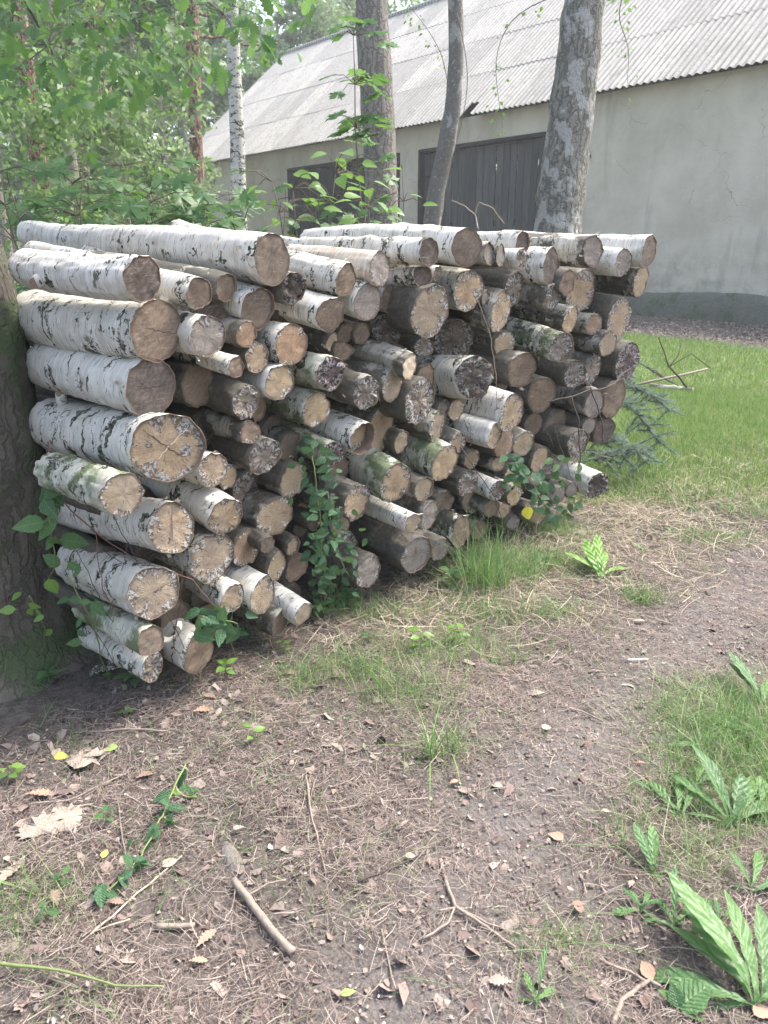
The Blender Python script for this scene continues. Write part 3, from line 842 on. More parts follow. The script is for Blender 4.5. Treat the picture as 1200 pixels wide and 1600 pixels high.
sapling('maple sapling beside the foot of the slender birch', 400, 6.6, 270, .4, 34, 'maple', .13, seed=4)
sapling('maple sapling at the left edge beside the oak', 45, 5.0, 250, .5, 55, 'maple', .15, seed=5)
sapling('low oak-leaved sapling between birch and stack', 350, 5.8, 330, .5, 50, 'maple', .14, seed=6)
sapling('bright pointed-leaved bush in front of the left barn gate', 475, 5.4, 225, .36, 64, 'bright', .125, name='bush', seed=7)
sapling('bright leafy sprig in front of the pine trunk', 603, 5.2, 222, .2, 34, 'bright', .11, seed=8, nstem=2, low=.7)
sapling('dense low leafy bush just left of the pine foot', 535, 5.3, 275, .32, 50, 'maple', .085, name='bush', seed=10)
sapling('single-stemmed lobed sapling reaching up left of the pine', 552, 6.2, 55, .28, 60, 'maple', .135, nstem=1, low=.5, seed=11)
sapling('dark nettle patch directly behind the long white log', 480, 4.9, 325, .35, 40, 'ovate', .085, name='bush', seed=12, low=.7)
random.seed(77)
# a few thin twigs with small leaves hanging against the roof
for i, (lab, pts, Yd) in enumerate([('thin hanging twig with small leaves right of the big birch', [(930, -30), (800, 20), (770, 90), (785, 200)], 6.3),
                       ('fine leafy twig left of the crooked slim trunk', [(700, 130), (690, 80), (665, 40), (640, 10)], 7.2),
                       ('thin bare twig bowing down beside the slim trunk', [(714, 20), (735, 120), (720, 200), (702, 262)], 7.3),
                       ('leafy twig tip at the upper right over the roof', [(1000, -60), (960, 20), (985, 75), (980, 130)], 6.0)]):
    P = [at(a, b, Yd + .1 * k) for k, (a, b) in enumerate(pts)]; root = empty('twig', P[0]); tag(root, lab, 'twig')
    Q = []
    for k in range(len(P) - 1): Q += wander(P[k], P[k + 1], 5, .06, i * 5 + k)[:-1]
    Q.append(P[-1])
    for _ in range(5): Q = [Q[0]] + [(Q[k - 1] + Q[k] * 2 + Q[k + 1]) / 4 for k in range(1, len(Q) - 1)] + [Q[-1]]
    g = Geo(); g.tube([q - root.location for q in Q], [.0045 * (1 - .7 * k / len(Q)) for k in range(len(Q))], 5); g.obj('stem', M_twig, root)
    if i != 2:
        for k in range(26):
            q = random.choice(Q[3:]); d = Vector((random.gauss(0, 1), random.gauss(0, 1), -.8))
            place('leaf', leafme['smallb'], root, q + d.normalized() * random.uniform(.01, .10), d, (random.gauss(0, .6), -1, random.gauss(.4, .5)), random.uniform(.022, .04))
LOGS = [  # face centre, radius, direction, length, end look, bark look, cut angle, label
 (-0.376,2.733,1.469,0.085,(-0.742,0.668,0.045),1.77,'b','w',0.09,'long white birch log lying along the top left of the stack',1),
 (-0.679,2.276,1.423,0.065,(-0.743,0.669,0.040),0.70,'d','w',0.13,'white birch log with a sawn knot, highest beside the mossy trunk',2),
 (-0.685,2.385,1.268,0.097,(-0.743,0.669,0.017),0.78,'b','w',0.15,'thick clean white birch log with brown cracked end, second below the top left',3),
 (-0.711,2.358,1.101,0.091,(-0.743,0.669,-0.000),0.68,'d','w',0.03,'thick white birch log with dark brown end, above the largest pale end',4),
 (-0.659,2.297,0.928,0.109,(-0.743,0.669,-0.034),0.72,'F','w',-0.31,'thickest birch log, its big tan end split by one long pale crack',5),
 (-0.757,2.138,0.828,0.064,(-0.743,0.669,0.015),0.40,'t','m',-0.12,'greenish birch log with freshly sawn tan end beside the mossy trunk',6),
 (-0.681,2.332,0.654,0.085,(-0.737,0.664,-0.127),0.69,'F','w',-0.03,'white birch log whose end has a white fungus wedge, two below the largest end',7),
 (-0.739,2.271,0.457,0.088,(-0.739,0.665,-0.111),0.55,'F','w',-0.17,'thick birch log near the ground behind a tangle of thin dark twigs',8),
 (-0.751,2.230,0.304,0.052,(-0.742,0.668,-0.066),0.44,'b','m',0.11,'moss-green birch log with dark red-brown hollowed end, second from the ground',9),
 (-0.784,2.312,0.161,0.050,(-0.741,0.667,-0.084),0.44,'f','w',0.27,'thin birch log resting on the soil at the lower left foot of the stack',10),
 (-0.750,2.519,0.237,0.069,(-0.755,0.656,0.006),1.10,'b','d',-0.02,'brown-ended log low in the stack with a white curl of bark beneath',11),
 (-0.652,2.419,0.158,0.076,(-0.713,0.701,0.027),1.09,'b','w',0.32,'whitish birch log with grey-brown end lying on dark soil, lowest left of stack',12),
 (-0.544,2.531,0.315,0.057,(-0.739,0.666,0.101),0.90,'F','w',0.06,'small white birch log just above the dark green bramble leaves',13),
 (-0.456,2.650,0.273,0.076,(-0.755,0.653,0.067),1.09,'F','w',0.21,'birch log with a jagged tan star ringed by white bark, low in the stack',14),
 (-0.408,2.729,0.118,0.055,(-0.745,0.659,0.104),0.94,'b','g',0.24,'short grey birch log on the ground, left of the pale lowest one',15),
 (-0.317,2.736,0.153,0.049,(-0.733,0.660,0.168),0.87,'t','w',0.05,'slim pale birch log with greenish tan end touching the soil beside the ivy',16),
 (-0.594,2.479,0.497,0.091,(-0.735,0.678,0.025),0.85,'F','g',0.01,'double-stemmed birch log, two joined tan ends with white fungus between',17),
 (-0.522,2.726,0.431,0.073,(-0.752,0.658,0.043),0.93,'o','d',0.17,'log with a plain orange-brown sawn end right of the forked log',18),
 (-0.435,2.701,0.456,0.034,(-0.708,0.700,0.088),0.93,'b','d',0.02,'small brown-ended log just right of the orange-ended log',19),
 (-0.424,2.827,0.315,0.063,(-0.744,0.662,0.088),0.86,'t','d',0.26,'medium tan-ended log just above and right of the star-ended log',20),
 (-0.361,2.949,0.258,0.060,(-0.742,0.663,0.099),1.04,'b','d',-0.01,'medium brown-ended log a little further above and right of the star-ended log',21),
 (-0.364,2.890,0.375,0.039,(-0.720,0.683,0.125),1.05,'t','d',0.07,'small tan-ended log a little further below and right of the clean round log',22),
 (-0.421,2.831,0.523,0.082,(-0.752,0.653,0.093),0.85,'t','g',-0.10,'log with a clean round pale tan end left of the climbing ivy',23),
 (-0.543,2.503,0.636,0.070,(-0.733,0.660,0.168),1.09,'F','w',-0.05,'white birch log with round pale end ringed white, right of the white-patched one',24),
 (-0.578,2.525,0.795,0.063,(-0.760,0.649,0.039),1.08,'F','w',0.06,'medium cream-mottled log a little further above the white-barked middle log',25),
 (-0.551,2.638,0.738,0.045,(-0.707,0.705,0.051),0.94,'t','g',0.23,'small tan-ended log just above the white-barked middle log',26),
 (-0.541,2.879,0.603,0.084,(-0.743,0.669,0.024),0.88,'f','d',0.32,'broad white-flecked log just above and right of the white-barked middle log',27),
 (-0.354,2.899,0.649,0.071,(-0.783,0.611,0.114),1.06,'t','g',-0.07,'log with smooth tan end just above the clean round one',28),
 (-0.427,2.680,0.802,0.067,(-0.724,0.681,0.110),0.87,'f','g',-0.12,'dark-barked log whose end is half white fungus, half tan wood',29),
 (-0.369,2.941,0.772,0.062,(-0.711,0.688,0.145),1.08,'b','g',0.17,'medium brown-ended log just right of the half-white log',30),
 (-0.465,2.641,0.897,0.041,(-0.733,0.674,0.092),0.99,'o','g',-0.12,'small orange-ended log just above and left of the half-white log',31),
 (-0.199,2.916,0.748,0.052,(-0.748,0.653,0.118),0.89,'r','m',-0.21,'mossy log with dark flecked end at the very top of the ivy',32),
 (-0.188,3.129,0.621,0.060,(-0.750,0.652,0.111),1.02,'b','g',0.06,'medium brown-ended log just above and left of the ivy-side log',33),
 (-0.096,2.993,0.796,0.069,(-0.733,0.660,0.168),0.86,'F','w',-0.05,'white birch log whose bark rim stands proud of the recessed tan end',34),
 (-0.017,3.306,0.753,0.119,(-0.737,0.659,0.147),0.95,'t','g',0.23,'very large oval tan end partly hidden behind the hollow-rimmed log',35),
 (0.076,3.344,0.696,0.053,(-0.717,0.686,0.123),1.06,'t','g',0.09,'medium tan-ended log just below and right of the tall oval log',36),
 (0.048,3.114,0.575,0.089,(-0.733,0.660,0.168),0.86,'F','m',-0.13,'moss-covered log with tan end fringed by white flakes, right of the ivy',37),
 (0.112,3.438,0.565,0.056,(-0.745,0.659,0.105),0.97,'t','g',0.03,'medium tan-ended log just above and right of the mossy fringe log',38),
 (0.177,3.304,0.489,0.058,(-0.765,0.635,0.106),1.03,'t','g',-0.14,'medium tan-ended log just right of the mossy fringe log',39),
 (-0.113,3.033,0.514,0.077,(-0.753,0.645,0.129),1.05,'F','g',-0.03,'log with cream-mottled tan end touching the right edge of the ivy',40),
 (-0.185,3.045,0.510,0.060,(-0.749,0.656,0.094),0.89,'t','g',0.19,'medium tan-ended log just left of the ivy-side log',41),
 (0.209,3.366,0.344,0.070,(-0.776,0.620,0.117),0.96,'g','g',0.05,'medium grey-ended log just above and right of the slim white log',42),
 (0.291,3.567,0.337,0.064,(-0.715,0.688,0.126),1.09,'b','g',-0.09,'medium brown-ended log just above and left of the peeling log',43),
 (0.124,3.134,0.386,0.045,(-0.737,0.663,0.131),1.03,'t','w',-0.21,'slim white birch log sticking out with a small round tan end',44),
 (-0.012,3.311,0.264,0.057,(-0.748,0.650,0.133),0.95,'b','d',0.03,'medium brown-ended log just left of the slim white log',45),
 (0.143,3.212,0.210,0.087,(-0.765,0.635,0.108),1.10,'g','d',-0.23,'thick dark-barked log with grey-tan end and a dark pith dot, near the grass',46),
 (0.265,3.396,0.162,0.056,(-0.733,0.669,0.127),0.97,'g','g',-0.17,'medium grey-ended log just right of the dark-pith log',47),
 (0.370,3.504,0.215,0.081,(-0.749,0.659,0.070),0.92,'b','p',-0.02,'log with peeling white-mottled bark just left of the tall grass tuft',48),
 (-0.068,3.051,0.198,0.074,(-0.749,0.659,0.072),0.94,'g','d',-0.08,'grey-ended log sunk in dry grass, lowest one right of the ivy',49),
 (-0.170,3.204,0.243,0.074,(-0.723,0.686,0.076),1.02,'f','g',0.05,'medium white-flecked log just below the ivy-side log',50),
 (-0.187,3.187,0.355,0.049,(-0.735,0.671,0.092),0.94,'t','g',-0.13,'small tan-ended log just below and left of the ivy-side log',51),
 (0.274,3.376,0.588,0.088,(-0.733,0.660,0.168),0.97,'t','m',-0.05,'mossy dark log with oval pale end showing parallel saw lines',52),
 (0.338,3.471,0.656,0.052,(-0.733,0.660,0.168),0.92,'F','g',-0.17,'medium cream-mottled log just above and right of the saw-lined log',53),
 (0.239,3.426,0.744,0.072,(-0.762,0.636,0.120),1.00,'F','g',0.12,'medium cream-mottled log just below and right of the big weathered oval',54),
 (0.149,3.246,0.894,0.100,(-0.729,0.678,0.092),0.91,'f','d',0.03,'large oval end of weathered grey-brown wood with flaking white rim, mid stack',55),
 (0.442,3.779,0.499,0.051,(-0.719,0.690,0.084),1.05,'t','g',-0.23,'small tan-ended log just right of the saw-lined log',56),
 (0.399,3.563,0.439,0.062,(-0.720,0.689,0.087),0.94,'f','d',-0.20,'medium white-flecked log just below and right of the saw-lined log',57),
 (0.461,3.770,0.302,0.088,(-0.711,0.685,0.158),1.06,'t','g',-0.16,'broad tan-ended log just above the peeling log',58),
 (0.562,3.674,0.366,0.054,(-0.733,0.660,0.168),1.07,'f','w',-0.27,'white birch log with flaky end, left of a similar slightly lower one',59),
 (0.669,3.784,0.308,0.056,(-0.713,0.691,0.119),1.09,'t','g',-0.13,'medium tan-ended log just below the bent white log',60),
 (0.606,3.805,0.578,0.078,(-0.765,0.640,0.071),0.89,'o','g',-0.14,'orange-brown end behind the long bent white log in mid stack',61),
 (0.527,3.609,0.663,0.064,(-0.740,0.667,0.087),0.97,'F','w',0.04,'long bent white birch log with knobbly bark reaching across mid stack',62),
 (0.732,3.965,0.533,0.070,(-0.750,0.642,0.161),1.03,'t','g',-0.31,'medium tan-ended log just right of the forked orange log',63),
 (0.610,3.666,0.760,0.092,(-0.739,0.666,0.104),1.00,'F','w',-0.11,'white birch log with cream and tan end sticking out above the bent one',64),
 (0.592,3.848,0.460,0.045,(-0.745,0.662,0.086),1.01,'t','g',-0.32,'small tan-ended log just below the forked orange log',65),
 (0.675,3.935,0.381,0.061,(-0.749,0.651,0.125),1.03,'t','g',-0.08,'medium tan-ended log a little further below the forked orange log',66),
 (0.861,4.156,0.399,0.075,(-0.730,0.674,0.110),0.96,'t','d',-0.13,'medium tan-ended log just below and right of the forked orange log',67),
 (0.957,4.312,0.342,0.097,(-0.734,0.669,0.119),1.02,'f','d',-0.28,'broad white-flecked log a little further below and right of the forked orange log',68),
 (1.106,4.437,0.269,0.076,(-0.737,0.662,0.134),0.97,'t','d',-0.21,'broad tan-ended log just above and left of the outlying stub log',69),
 (1.175,4.364,0.541,0.053,(-0.731,0.668,0.141),0.88,'g','d',-0.28,'medium grey-ended log just below and left of the outer right oval',70),
 (1.304,4.498,0.484,0.083,(-0.758,0.639,0.134),0.90,'d','d',-0.30,'broad dark-ended log just below the outer right oval',71),
 (1.086,4.244,0.468,0.087,(-0.718,0.688,0.104),0.95,'f','d',-0.18,'broad white-flecked log a little further above and left of the outlying stub log',72),
 (0.987,4.371,0.520,0.107,(-0.738,0.663,0.124),0.91,'b','d',-0.19,'broad brown-ended log just below the wide brown log',73),
 (0.830,4.238,0.579,0.067,(-0.731,0.666,0.148),0.95,'b','d',-0.29,'medium brown-ended log just below and right of the bright white stub',74),
 (1.335,4.472,0.679,0.111,(-0.748,0.655,0.107),0.88,'b','d',-0.16,'oval brown end at the right edge of the stack under the purple one',75),
 (1.193,4.355,0.675,0.086,(-0.731,0.672,0.120),0.86,'g','g',-0.21,'broad grey-ended log just left of the outer right oval',76),
 (0.845,4.139,0.761,0.095,(-0.720,0.677,0.151),0.99,'b','d',-0.32,'broad brown-ended log with rough rim, right of the bright white stub',77),
 (0.674,3.819,0.941,0.086,(-0.748,0.656,0.099),1.09,'b','g',-0.32,'whitish log with round brown end above the bright white stub',78),
 (1.172,4.390,0.861,0.088,(-0.727,0.678,0.108),1.05,'f','g',-0.03,'broad white-flecked log just right of the cracked flaky log',79),
 (1.026,4.181,0.864,0.074,(-0.717,0.688,0.108),0.89,'f','d',-0.32,'log with deeply cracked, flaking dark end under the lichen-barked log',80),
 (1.405,4.516,0.887,0.113,(-0.764,0.634,0.122),1.09,'r','d',-0.19,'log with a purple-brown radially cracked end, furthest right in the stack',81),
 (1.235,4.340,1.009,0.068,(-0.738,0.663,0.127),0.94,'t','g',-0.28,'small grey-barked log with bright tan end, upper left of the purple one',82),
 (1.327,4.494,1.123,0.124,(-0.712,0.692,0.115),0.88,'F','d',-0.07,'tall oval pale end with flaking rim at the upper right edge',83),
 (1.147,4.335,1.113,0.056,(-0.711,0.698,0.089),0.89,'o','g',-0.27,'medium orange-ended log just above and left of the small bright right log',84),
 (0.974,4.157,1.151,0.071,(-0.733,0.660,0.168),0.94,'t','g',-0.04,'medium tan-ended log just above the lichen log',85),
 (0.863,3.841,1.047,0.076,(-0.733,0.660,0.168),0.92,'f','l',-0.32,'log with rough lichen-covered bark and a two-lobed end, right half of stack',86),
 (0.593,3.878,1.058,0.064,(-0.762,0.640,0.104),1.09,'t','d',-0.32,'medium tan-ended log just above and left of the upper brown log',87),
 (1.464,4.606,1.327,0.084,(-0.760,0.638,0.126),0.91,'t','g',-0.12,'grey log with tan end and dark rim, third from the top at right',88),
 (1.452,4.478,1.493,0.083,(-0.742,0.668,0.045),0.95,'b','w',-0.06,'white birch log at the top right corner with dark weathered end',89),
 (1.295,4.403,1.434,0.075,(-0.737,0.674,0.053),0.97,'g','w',-0.13,'white log with dark grey end directly left of the top right corner',90),
 (1.073,4.202,1.491,0.078,(-0.742,0.668,0.045),0.88,'g','p',-0.19,'thick rough-barked birch log on top of the right half',91),
 (0.815,3.964,1.420,0.087,(-0.742,0.668,0.045),0.92,'d','w',0.05,'smooth white birch log with tall dark oval end, near the top right',92),
 (1.072,4.373,1.286,0.118,(-0.722,0.681,0.122),0.85,'F','g',-0.13,'large oval tan end with white flaked fringe under the top right logs',93),
 (0.908,4.002,1.344,0.060,(-0.742,0.662,0.107),1.08,'b','g',-0.17,'medium brown-ended log just above and left of the big fringed oval',94),
 (0.840,3.989,1.280,0.067,(-0.763,0.620,0.186),0.92,'f','g',-0.13,'medium white-flecked log just left of the big fringed oval',95),
 (0.661,3.920,1.529,0.055,(-0.742,0.668,0.045),0.92,'d','w',-0.09,'white birch log on top with small dark oval end, in front of the big birch',96),
 (0.627,3.712,1.461,0.046,(-0.716,0.698,-0.000),1.01,'f','w',0.04,'small white-flecked log just left of the smooth white top log',97),
 (0.463,3.600,1.481,0.050,(-0.744,0.668,0.004),0.88,'g','g',0.08,'small grey-ended log just right of the long bent top log',98),
 (0.523,3.662,1.473,0.048,(-0.734,0.678,0.043),0.98,'g','g',0.17,'small grey-ended log a little further above and right of the thin-twig log',99),
 (0.342,3.389,1.508,0.076,(-0.743,0.669,0.034),0.95,'b','w',-0.32,'long birch log with big brown end on top of the middle',100),
 (0.175,3.187,1.491,0.054,(-0.743,0.669,0.005),0.73,'d','w',-0.14,'slimmer white birch log with dark round end just left of the big brown one',101),
 (-0.017,3.075,1.429,0.065,(-0.698,0.715,0.040),0.91,'g','o',0.15,'log with partly peeled orange-brown bark near the top of the middle',102),
 (-0.140,2.948,1.394,0.063,(-0.733,0.660,0.168),1.07,'b','w',0.20,'white birch log with dark oval end right of the long top birch',103),
 (-0.063,3.056,1.310,0.076,(-0.713,0.689,0.128),1.04,'g','w',0.06,'white-barked log with broad grey oval end below the peeled orange one',104),
 (-0.195,2.891,1.276,0.065,(-0.733,0.660,0.168),1.03,'b','w',-0.09,'white birch log with round reddish brown end, upper left of middle',105),
 (-0.320,2.819,1.371,0.054,(-0.723,0.681,0.116),1.08,'X','g',-0.13,'small log with a torn, splintered end below the long top birch',106),
 (-0.433,2.731,1.307,0.076,(-0.733,0.660,0.168),1.06,'b','w',0.06,'dark brown log end with a small central hole, left of the round white-rimmed log',107),
 (-0.519,2.643,1.383,0.046,(-0.775,0.628,0.075),1.06,'b','g',0.05,'small brown-ended log just right of the crooked knobbed log',108),
 (-0.571,2.474,1.373,0.051,(-0.738,0.664,0.118),1.02,'b','w',0.09,'crooked cream birch log with a knob, right of the knotted top left log',109),
 (-0.551,2.465,1.245,0.066,(-0.752,0.658,0.035),1.05,'g','w',0.01,'log with grey end and curling peeled bark rim, right of big brown end',110),
 (-0.567,2.680,1.282,0.043,(-0.720,0.693,0.040),0.97,'d','g',-0.06,'small dark-ended log just above and right of the grey peeling log',111),
 (-0.460,2.646,1.232,0.045,(-0.755,0.649,0.096),0.93,'o','g',0.05,'small orange-ended log just below and left of the pith-hole log',112),
 (-0.481,2.538,1.137,0.036,(-0.740,0.666,0.089),1.05,'b','w',0.15,'thin white birch log poking out with small brown end',113),
 (-0.439,2.697,1.147,0.053,(-0.750,0.660,0.040),1.05,'F','d',-0.06,'medium cream-mottled log just above and right of the thin white log',114),
 (-0.328,2.783,1.183,0.073,(-0.733,0.679,0.031),0.86,'o','w',-0.07,'log with big round orange-brown end and thin white rim, below the splintered one',115),
 (-0.371,2.738,1.054,0.064,(-0.739,0.669,0.083),1.10,'t','w',-0.06,'log with round tan end and white rim below the round orange-brown one',116),
 (-0.195,2.862,1.070,0.065,(-0.742,0.668,0.047),1.06,'r','m',-0.06,'mossy white birch log with purple-brown cracked end, left half',117),
 (-0.154,3.164,1.006,0.053,(-0.737,0.669,0.099),1.09,'b','g',0.32,'medium brown-ended log just right of the purple mossy log',118),
 (-0.256,2.886,0.929,0.067,(-0.749,0.654,0.103),0.92,'t','m',-0.08,'dark moss-sided log with golden tan end under the purple mossy one',119),
 (-0.069,2.992,0.973,0.066,(-0.727,0.675,0.121),1.00,'f','g',-0.14,'log with pale grey flaky end right of the moss-sided one',120),
 (0.034,3.157,0.976,0.072,(-0.747,0.654,0.118),1.01,'t','g',0.11,'birch log with bright golden oval end right of the grey flaky one',121),
 (0.103,3.142,1.053,0.058,(-0.744,0.657,0.120),0.94,'T','g',0.19,'small oval end of very pale fresh wood at the centre',122),
 (0.191,3.521,0.959,0.050,(-0.740,0.670,0.066),0.99,'o','g',-0.25,'small orange-ended log just below and right of the palest small log',123),
 (0.188,3.259,1.260,0.108,(-0.721,0.681,0.126),0.88,'F','d',-0.10,'largest grey oval end with white fungus streaks at upper centre',124),
 (0.154,3.252,1.398,0.044,(-0.740,0.666,-0.098),1.00,'d','w',-0.32,'small white birch log with dark end directly above the largest grey oval',125),
 (0.218,3.318,1.408,0.031,(-0.765,0.631,0.131),0.94,'d','w',0.05,'small dark-ended log just above and left of the thin-twig log',126),
 (0.365,3.498,1.331,0.092,(-0.723,0.684,0.098),0.89,'F','g',-0.09,'greyish oval log crossed by a thin curved twig, near the top centre',127),
 (0.460,3.626,1.292,0.035,(-0.712,0.694,0.109),1.08,'g','d',0.09,'small grey-ended log just below and right of the thin-twig log',128),
 (0.026,3.293,1.308,0.058,(-0.724,0.681,0.109),0.92,'b','g',0.10,'medium brown-ended log just above the black torn log',129),
 (0.083,3.351,1.261,0.057,(-0.728,0.676,0.114),1.04,'b','g',0.27,'medium brown-ended log just above and right of the black torn log',130),
 (0.013,3.308,1.184,0.067,(-0.713,0.687,0.144),0.91,'X','d',-0.32,'nearly black log with rough torn end left of the largest grey oval',131),
 (0.177,3.506,1.089,0.046,(-0.734,0.674,0.081),0.89,'f','d',-0.32,'small white-flecked log just above and right of the palest small log',132),
 (0.323,3.686,1.098,0.106,(-0.734,0.670,0.109),0.87,'X','d',-0.32,'big black rotten log end deep under the thin-twig one',133),
 (0.039,3.392,1.075,0.050,(-0.727,0.679,0.105),0.88,'b','d',-0.32,'small brown-ended log just above and left of the palest small log',134),
 (-0.062,3.288,1.041,0.047,(-0.720,0.684,0.116),1.07,'f','d',-0.28,'small white-flecked log just above the grey flaky log',135),
 (-0.091,3.228,1.173,0.042,(-0.768,0.629,0.120),1.05,'b','d',-0.16,'small brown-ended log just left of the black torn log',136),
 (-0.155,3.191,1.180,0.039,(-0.761,0.628,0.162),0.86,'b','d',-0.24,'small brown-ended log just below and right of the round white-rim log',137),
 (-0.203,3.084,1.156,0.038,(-0.739,0.662,0.123),1.02,'t','g',0.09,'small tan-ended log just below the round white-rim log',138),
 (-0.164,3.096,1.122,0.041,(-0.722,0.688,0.072),1.09,'b','d',-0.32,'small brown-ended log just above and right of the purple mossy log',139),
 (0.408,3.515,0.951,0.101,(-0.743,0.669,-0.024),0.88,'X','w',-0.31,'white birch log with large torn, shredded end in mid stack',140),
 (0.537,3.676,1.229,0.098,(-0.721,0.677,0.151),0.91,'F','g',0.16,'tall narrow end covered with white flakes, upper right of centre',141),
 (0.629,3.915,1.317,0.084,(-0.729,0.672,0.131),0.94,'f','d',-0.01,'broad white-flecked log just above and right of the white flaky column log',142),
 (0.341,3.618,0.784,0.053,(-0.719,0.691,0.083),1.06,'t','d',-0.10,'medium tan-ended log just below and left of the torn white log',143),
 (0.269,3.544,0.799,0.052,(-0.754,0.650,0.094),0.96,'f','d',0.06,'small white-flecked log just right of the big weathered oval',144),
 (-0.633,2.640,1.060,0.077,(-0.713,0.701,0.018),1.00,'b','d',0.27,'dim brown oval end right of the dark-ended thick log',145),
 (-0.473,2.632,1.006,0.063,(-0.745,0.663,0.073),0.95,'f','d',0.09,'dark log with rough grey end below the thin white one',146),
 (-0.465,2.842,0.938,0.046,(-0.779,0.620,0.090),0.90,'b','d',0.24,'small brown-ended log just below and right of the rough grey log',147),
 (-0.642,2.775,0.892,0.067,(-0.743,0.668,0.042),0.97,'d','d',0.29,'medium dark-ended log just below the dim oval log',148),
 (1.216,4.235,0.227,0.078,(-0.736,0.663,0.134),0.45,'X','w',-0.32,'short white birch log with rough cracked end on the ground, furthest right',149),
 (1.036,4.077,0.249,0.045,(-0.728,0.673,0.128),0.45,'g','g',-0.32,'small grey-ended log just left of the outlying stub log',150),
 (0.932,3.941,0.258,0.051,(-0.746,0.650,0.145),0.45,'g','g',-0.22,'small grey-ended log a little further below and right of the forked orange log',151),
 (0.865,4.073,0.101,0.054,(-0.747,0.655,0.114),0.95,'t','g',-0.32,'medium tan-ended log just below and left of the outlying stub log',152),
 (0.543,3.712,0.263,0.049,(-0.734,0.665,0.135),0.91,'b','g',-0.31,'small brown-ended log just above and right of the peeling log',153),
 (0.644,3.931,0.179,0.052,(-0.737,0.659,0.150),0.92,'t','g',-0.14,'small tan-ended log a little further above and right of the peeling log',154),
 (0.708,3.997,0.083,0.042,(-0.755,0.646,0.111),0.86,'g','g',-0.32,'small grey-ended log a little further right of the peeling log',155),
 (0.495,3.806,0.111,0.055,(-0.729,0.679,0.086),1.08,'b','g',-0.20,'medium brown-ended log just right of the peeling log',156),
 (0.932,4.229,0.248,0.047,(-0.747,0.654,0.120),0.97,'t','g',-0.32,'small tan-ended log a little further left of the outlying stub log',157),
 (0.372,3.707,0.047,0.047,(-0.727,0.669,0.155),1.02,'g','g',-0.32,'small grey-ended log just below the peeling log',158),
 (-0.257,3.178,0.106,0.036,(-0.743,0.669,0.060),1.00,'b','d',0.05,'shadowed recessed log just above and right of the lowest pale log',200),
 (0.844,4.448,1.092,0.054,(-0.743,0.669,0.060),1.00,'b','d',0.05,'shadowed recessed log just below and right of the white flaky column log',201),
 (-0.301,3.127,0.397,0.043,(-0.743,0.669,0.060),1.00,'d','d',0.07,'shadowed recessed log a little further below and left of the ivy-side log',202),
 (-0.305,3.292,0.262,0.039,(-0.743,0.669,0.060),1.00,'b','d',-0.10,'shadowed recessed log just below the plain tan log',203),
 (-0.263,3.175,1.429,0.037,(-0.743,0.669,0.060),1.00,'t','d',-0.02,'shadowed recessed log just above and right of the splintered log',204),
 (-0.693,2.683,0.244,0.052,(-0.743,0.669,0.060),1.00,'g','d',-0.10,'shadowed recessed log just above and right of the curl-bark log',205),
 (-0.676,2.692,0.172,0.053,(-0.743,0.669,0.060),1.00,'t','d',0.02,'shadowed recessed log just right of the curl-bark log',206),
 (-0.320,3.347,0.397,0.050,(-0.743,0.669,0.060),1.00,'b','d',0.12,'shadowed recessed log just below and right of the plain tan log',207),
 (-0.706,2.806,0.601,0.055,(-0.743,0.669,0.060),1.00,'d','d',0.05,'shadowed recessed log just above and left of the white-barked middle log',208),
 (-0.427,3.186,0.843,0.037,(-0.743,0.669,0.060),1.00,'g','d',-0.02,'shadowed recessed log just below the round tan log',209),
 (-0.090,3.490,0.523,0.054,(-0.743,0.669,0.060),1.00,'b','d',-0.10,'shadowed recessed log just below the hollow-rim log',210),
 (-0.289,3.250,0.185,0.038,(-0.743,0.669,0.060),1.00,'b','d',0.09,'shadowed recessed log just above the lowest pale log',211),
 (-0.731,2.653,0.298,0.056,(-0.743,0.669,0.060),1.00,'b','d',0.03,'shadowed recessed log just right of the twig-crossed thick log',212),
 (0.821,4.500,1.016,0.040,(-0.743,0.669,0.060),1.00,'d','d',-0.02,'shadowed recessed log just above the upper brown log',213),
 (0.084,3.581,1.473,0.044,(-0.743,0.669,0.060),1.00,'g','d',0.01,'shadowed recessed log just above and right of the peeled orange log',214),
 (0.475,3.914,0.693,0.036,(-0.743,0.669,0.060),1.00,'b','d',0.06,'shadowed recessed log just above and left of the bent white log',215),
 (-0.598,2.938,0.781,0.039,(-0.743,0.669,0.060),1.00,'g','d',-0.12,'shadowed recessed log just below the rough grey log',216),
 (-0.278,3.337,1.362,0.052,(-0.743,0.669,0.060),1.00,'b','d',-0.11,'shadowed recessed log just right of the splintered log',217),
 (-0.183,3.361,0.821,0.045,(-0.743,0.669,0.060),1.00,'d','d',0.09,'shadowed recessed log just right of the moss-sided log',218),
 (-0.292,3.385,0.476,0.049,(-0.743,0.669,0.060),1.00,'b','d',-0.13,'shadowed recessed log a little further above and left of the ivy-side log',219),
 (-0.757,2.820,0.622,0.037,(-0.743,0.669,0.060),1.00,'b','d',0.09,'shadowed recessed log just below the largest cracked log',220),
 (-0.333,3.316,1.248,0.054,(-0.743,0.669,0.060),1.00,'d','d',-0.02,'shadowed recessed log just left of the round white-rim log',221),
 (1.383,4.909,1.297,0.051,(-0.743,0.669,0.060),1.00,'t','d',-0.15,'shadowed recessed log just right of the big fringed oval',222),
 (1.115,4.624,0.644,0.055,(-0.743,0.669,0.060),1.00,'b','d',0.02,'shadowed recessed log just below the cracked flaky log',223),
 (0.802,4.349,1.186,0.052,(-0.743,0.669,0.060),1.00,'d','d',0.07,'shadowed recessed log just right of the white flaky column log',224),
 (-0.306,3.286,0.710,0.041,(-0.743,0.669,0.060),1.00,'g','d',0.02,'shadowed recessed log just below the moss-sided log',225),
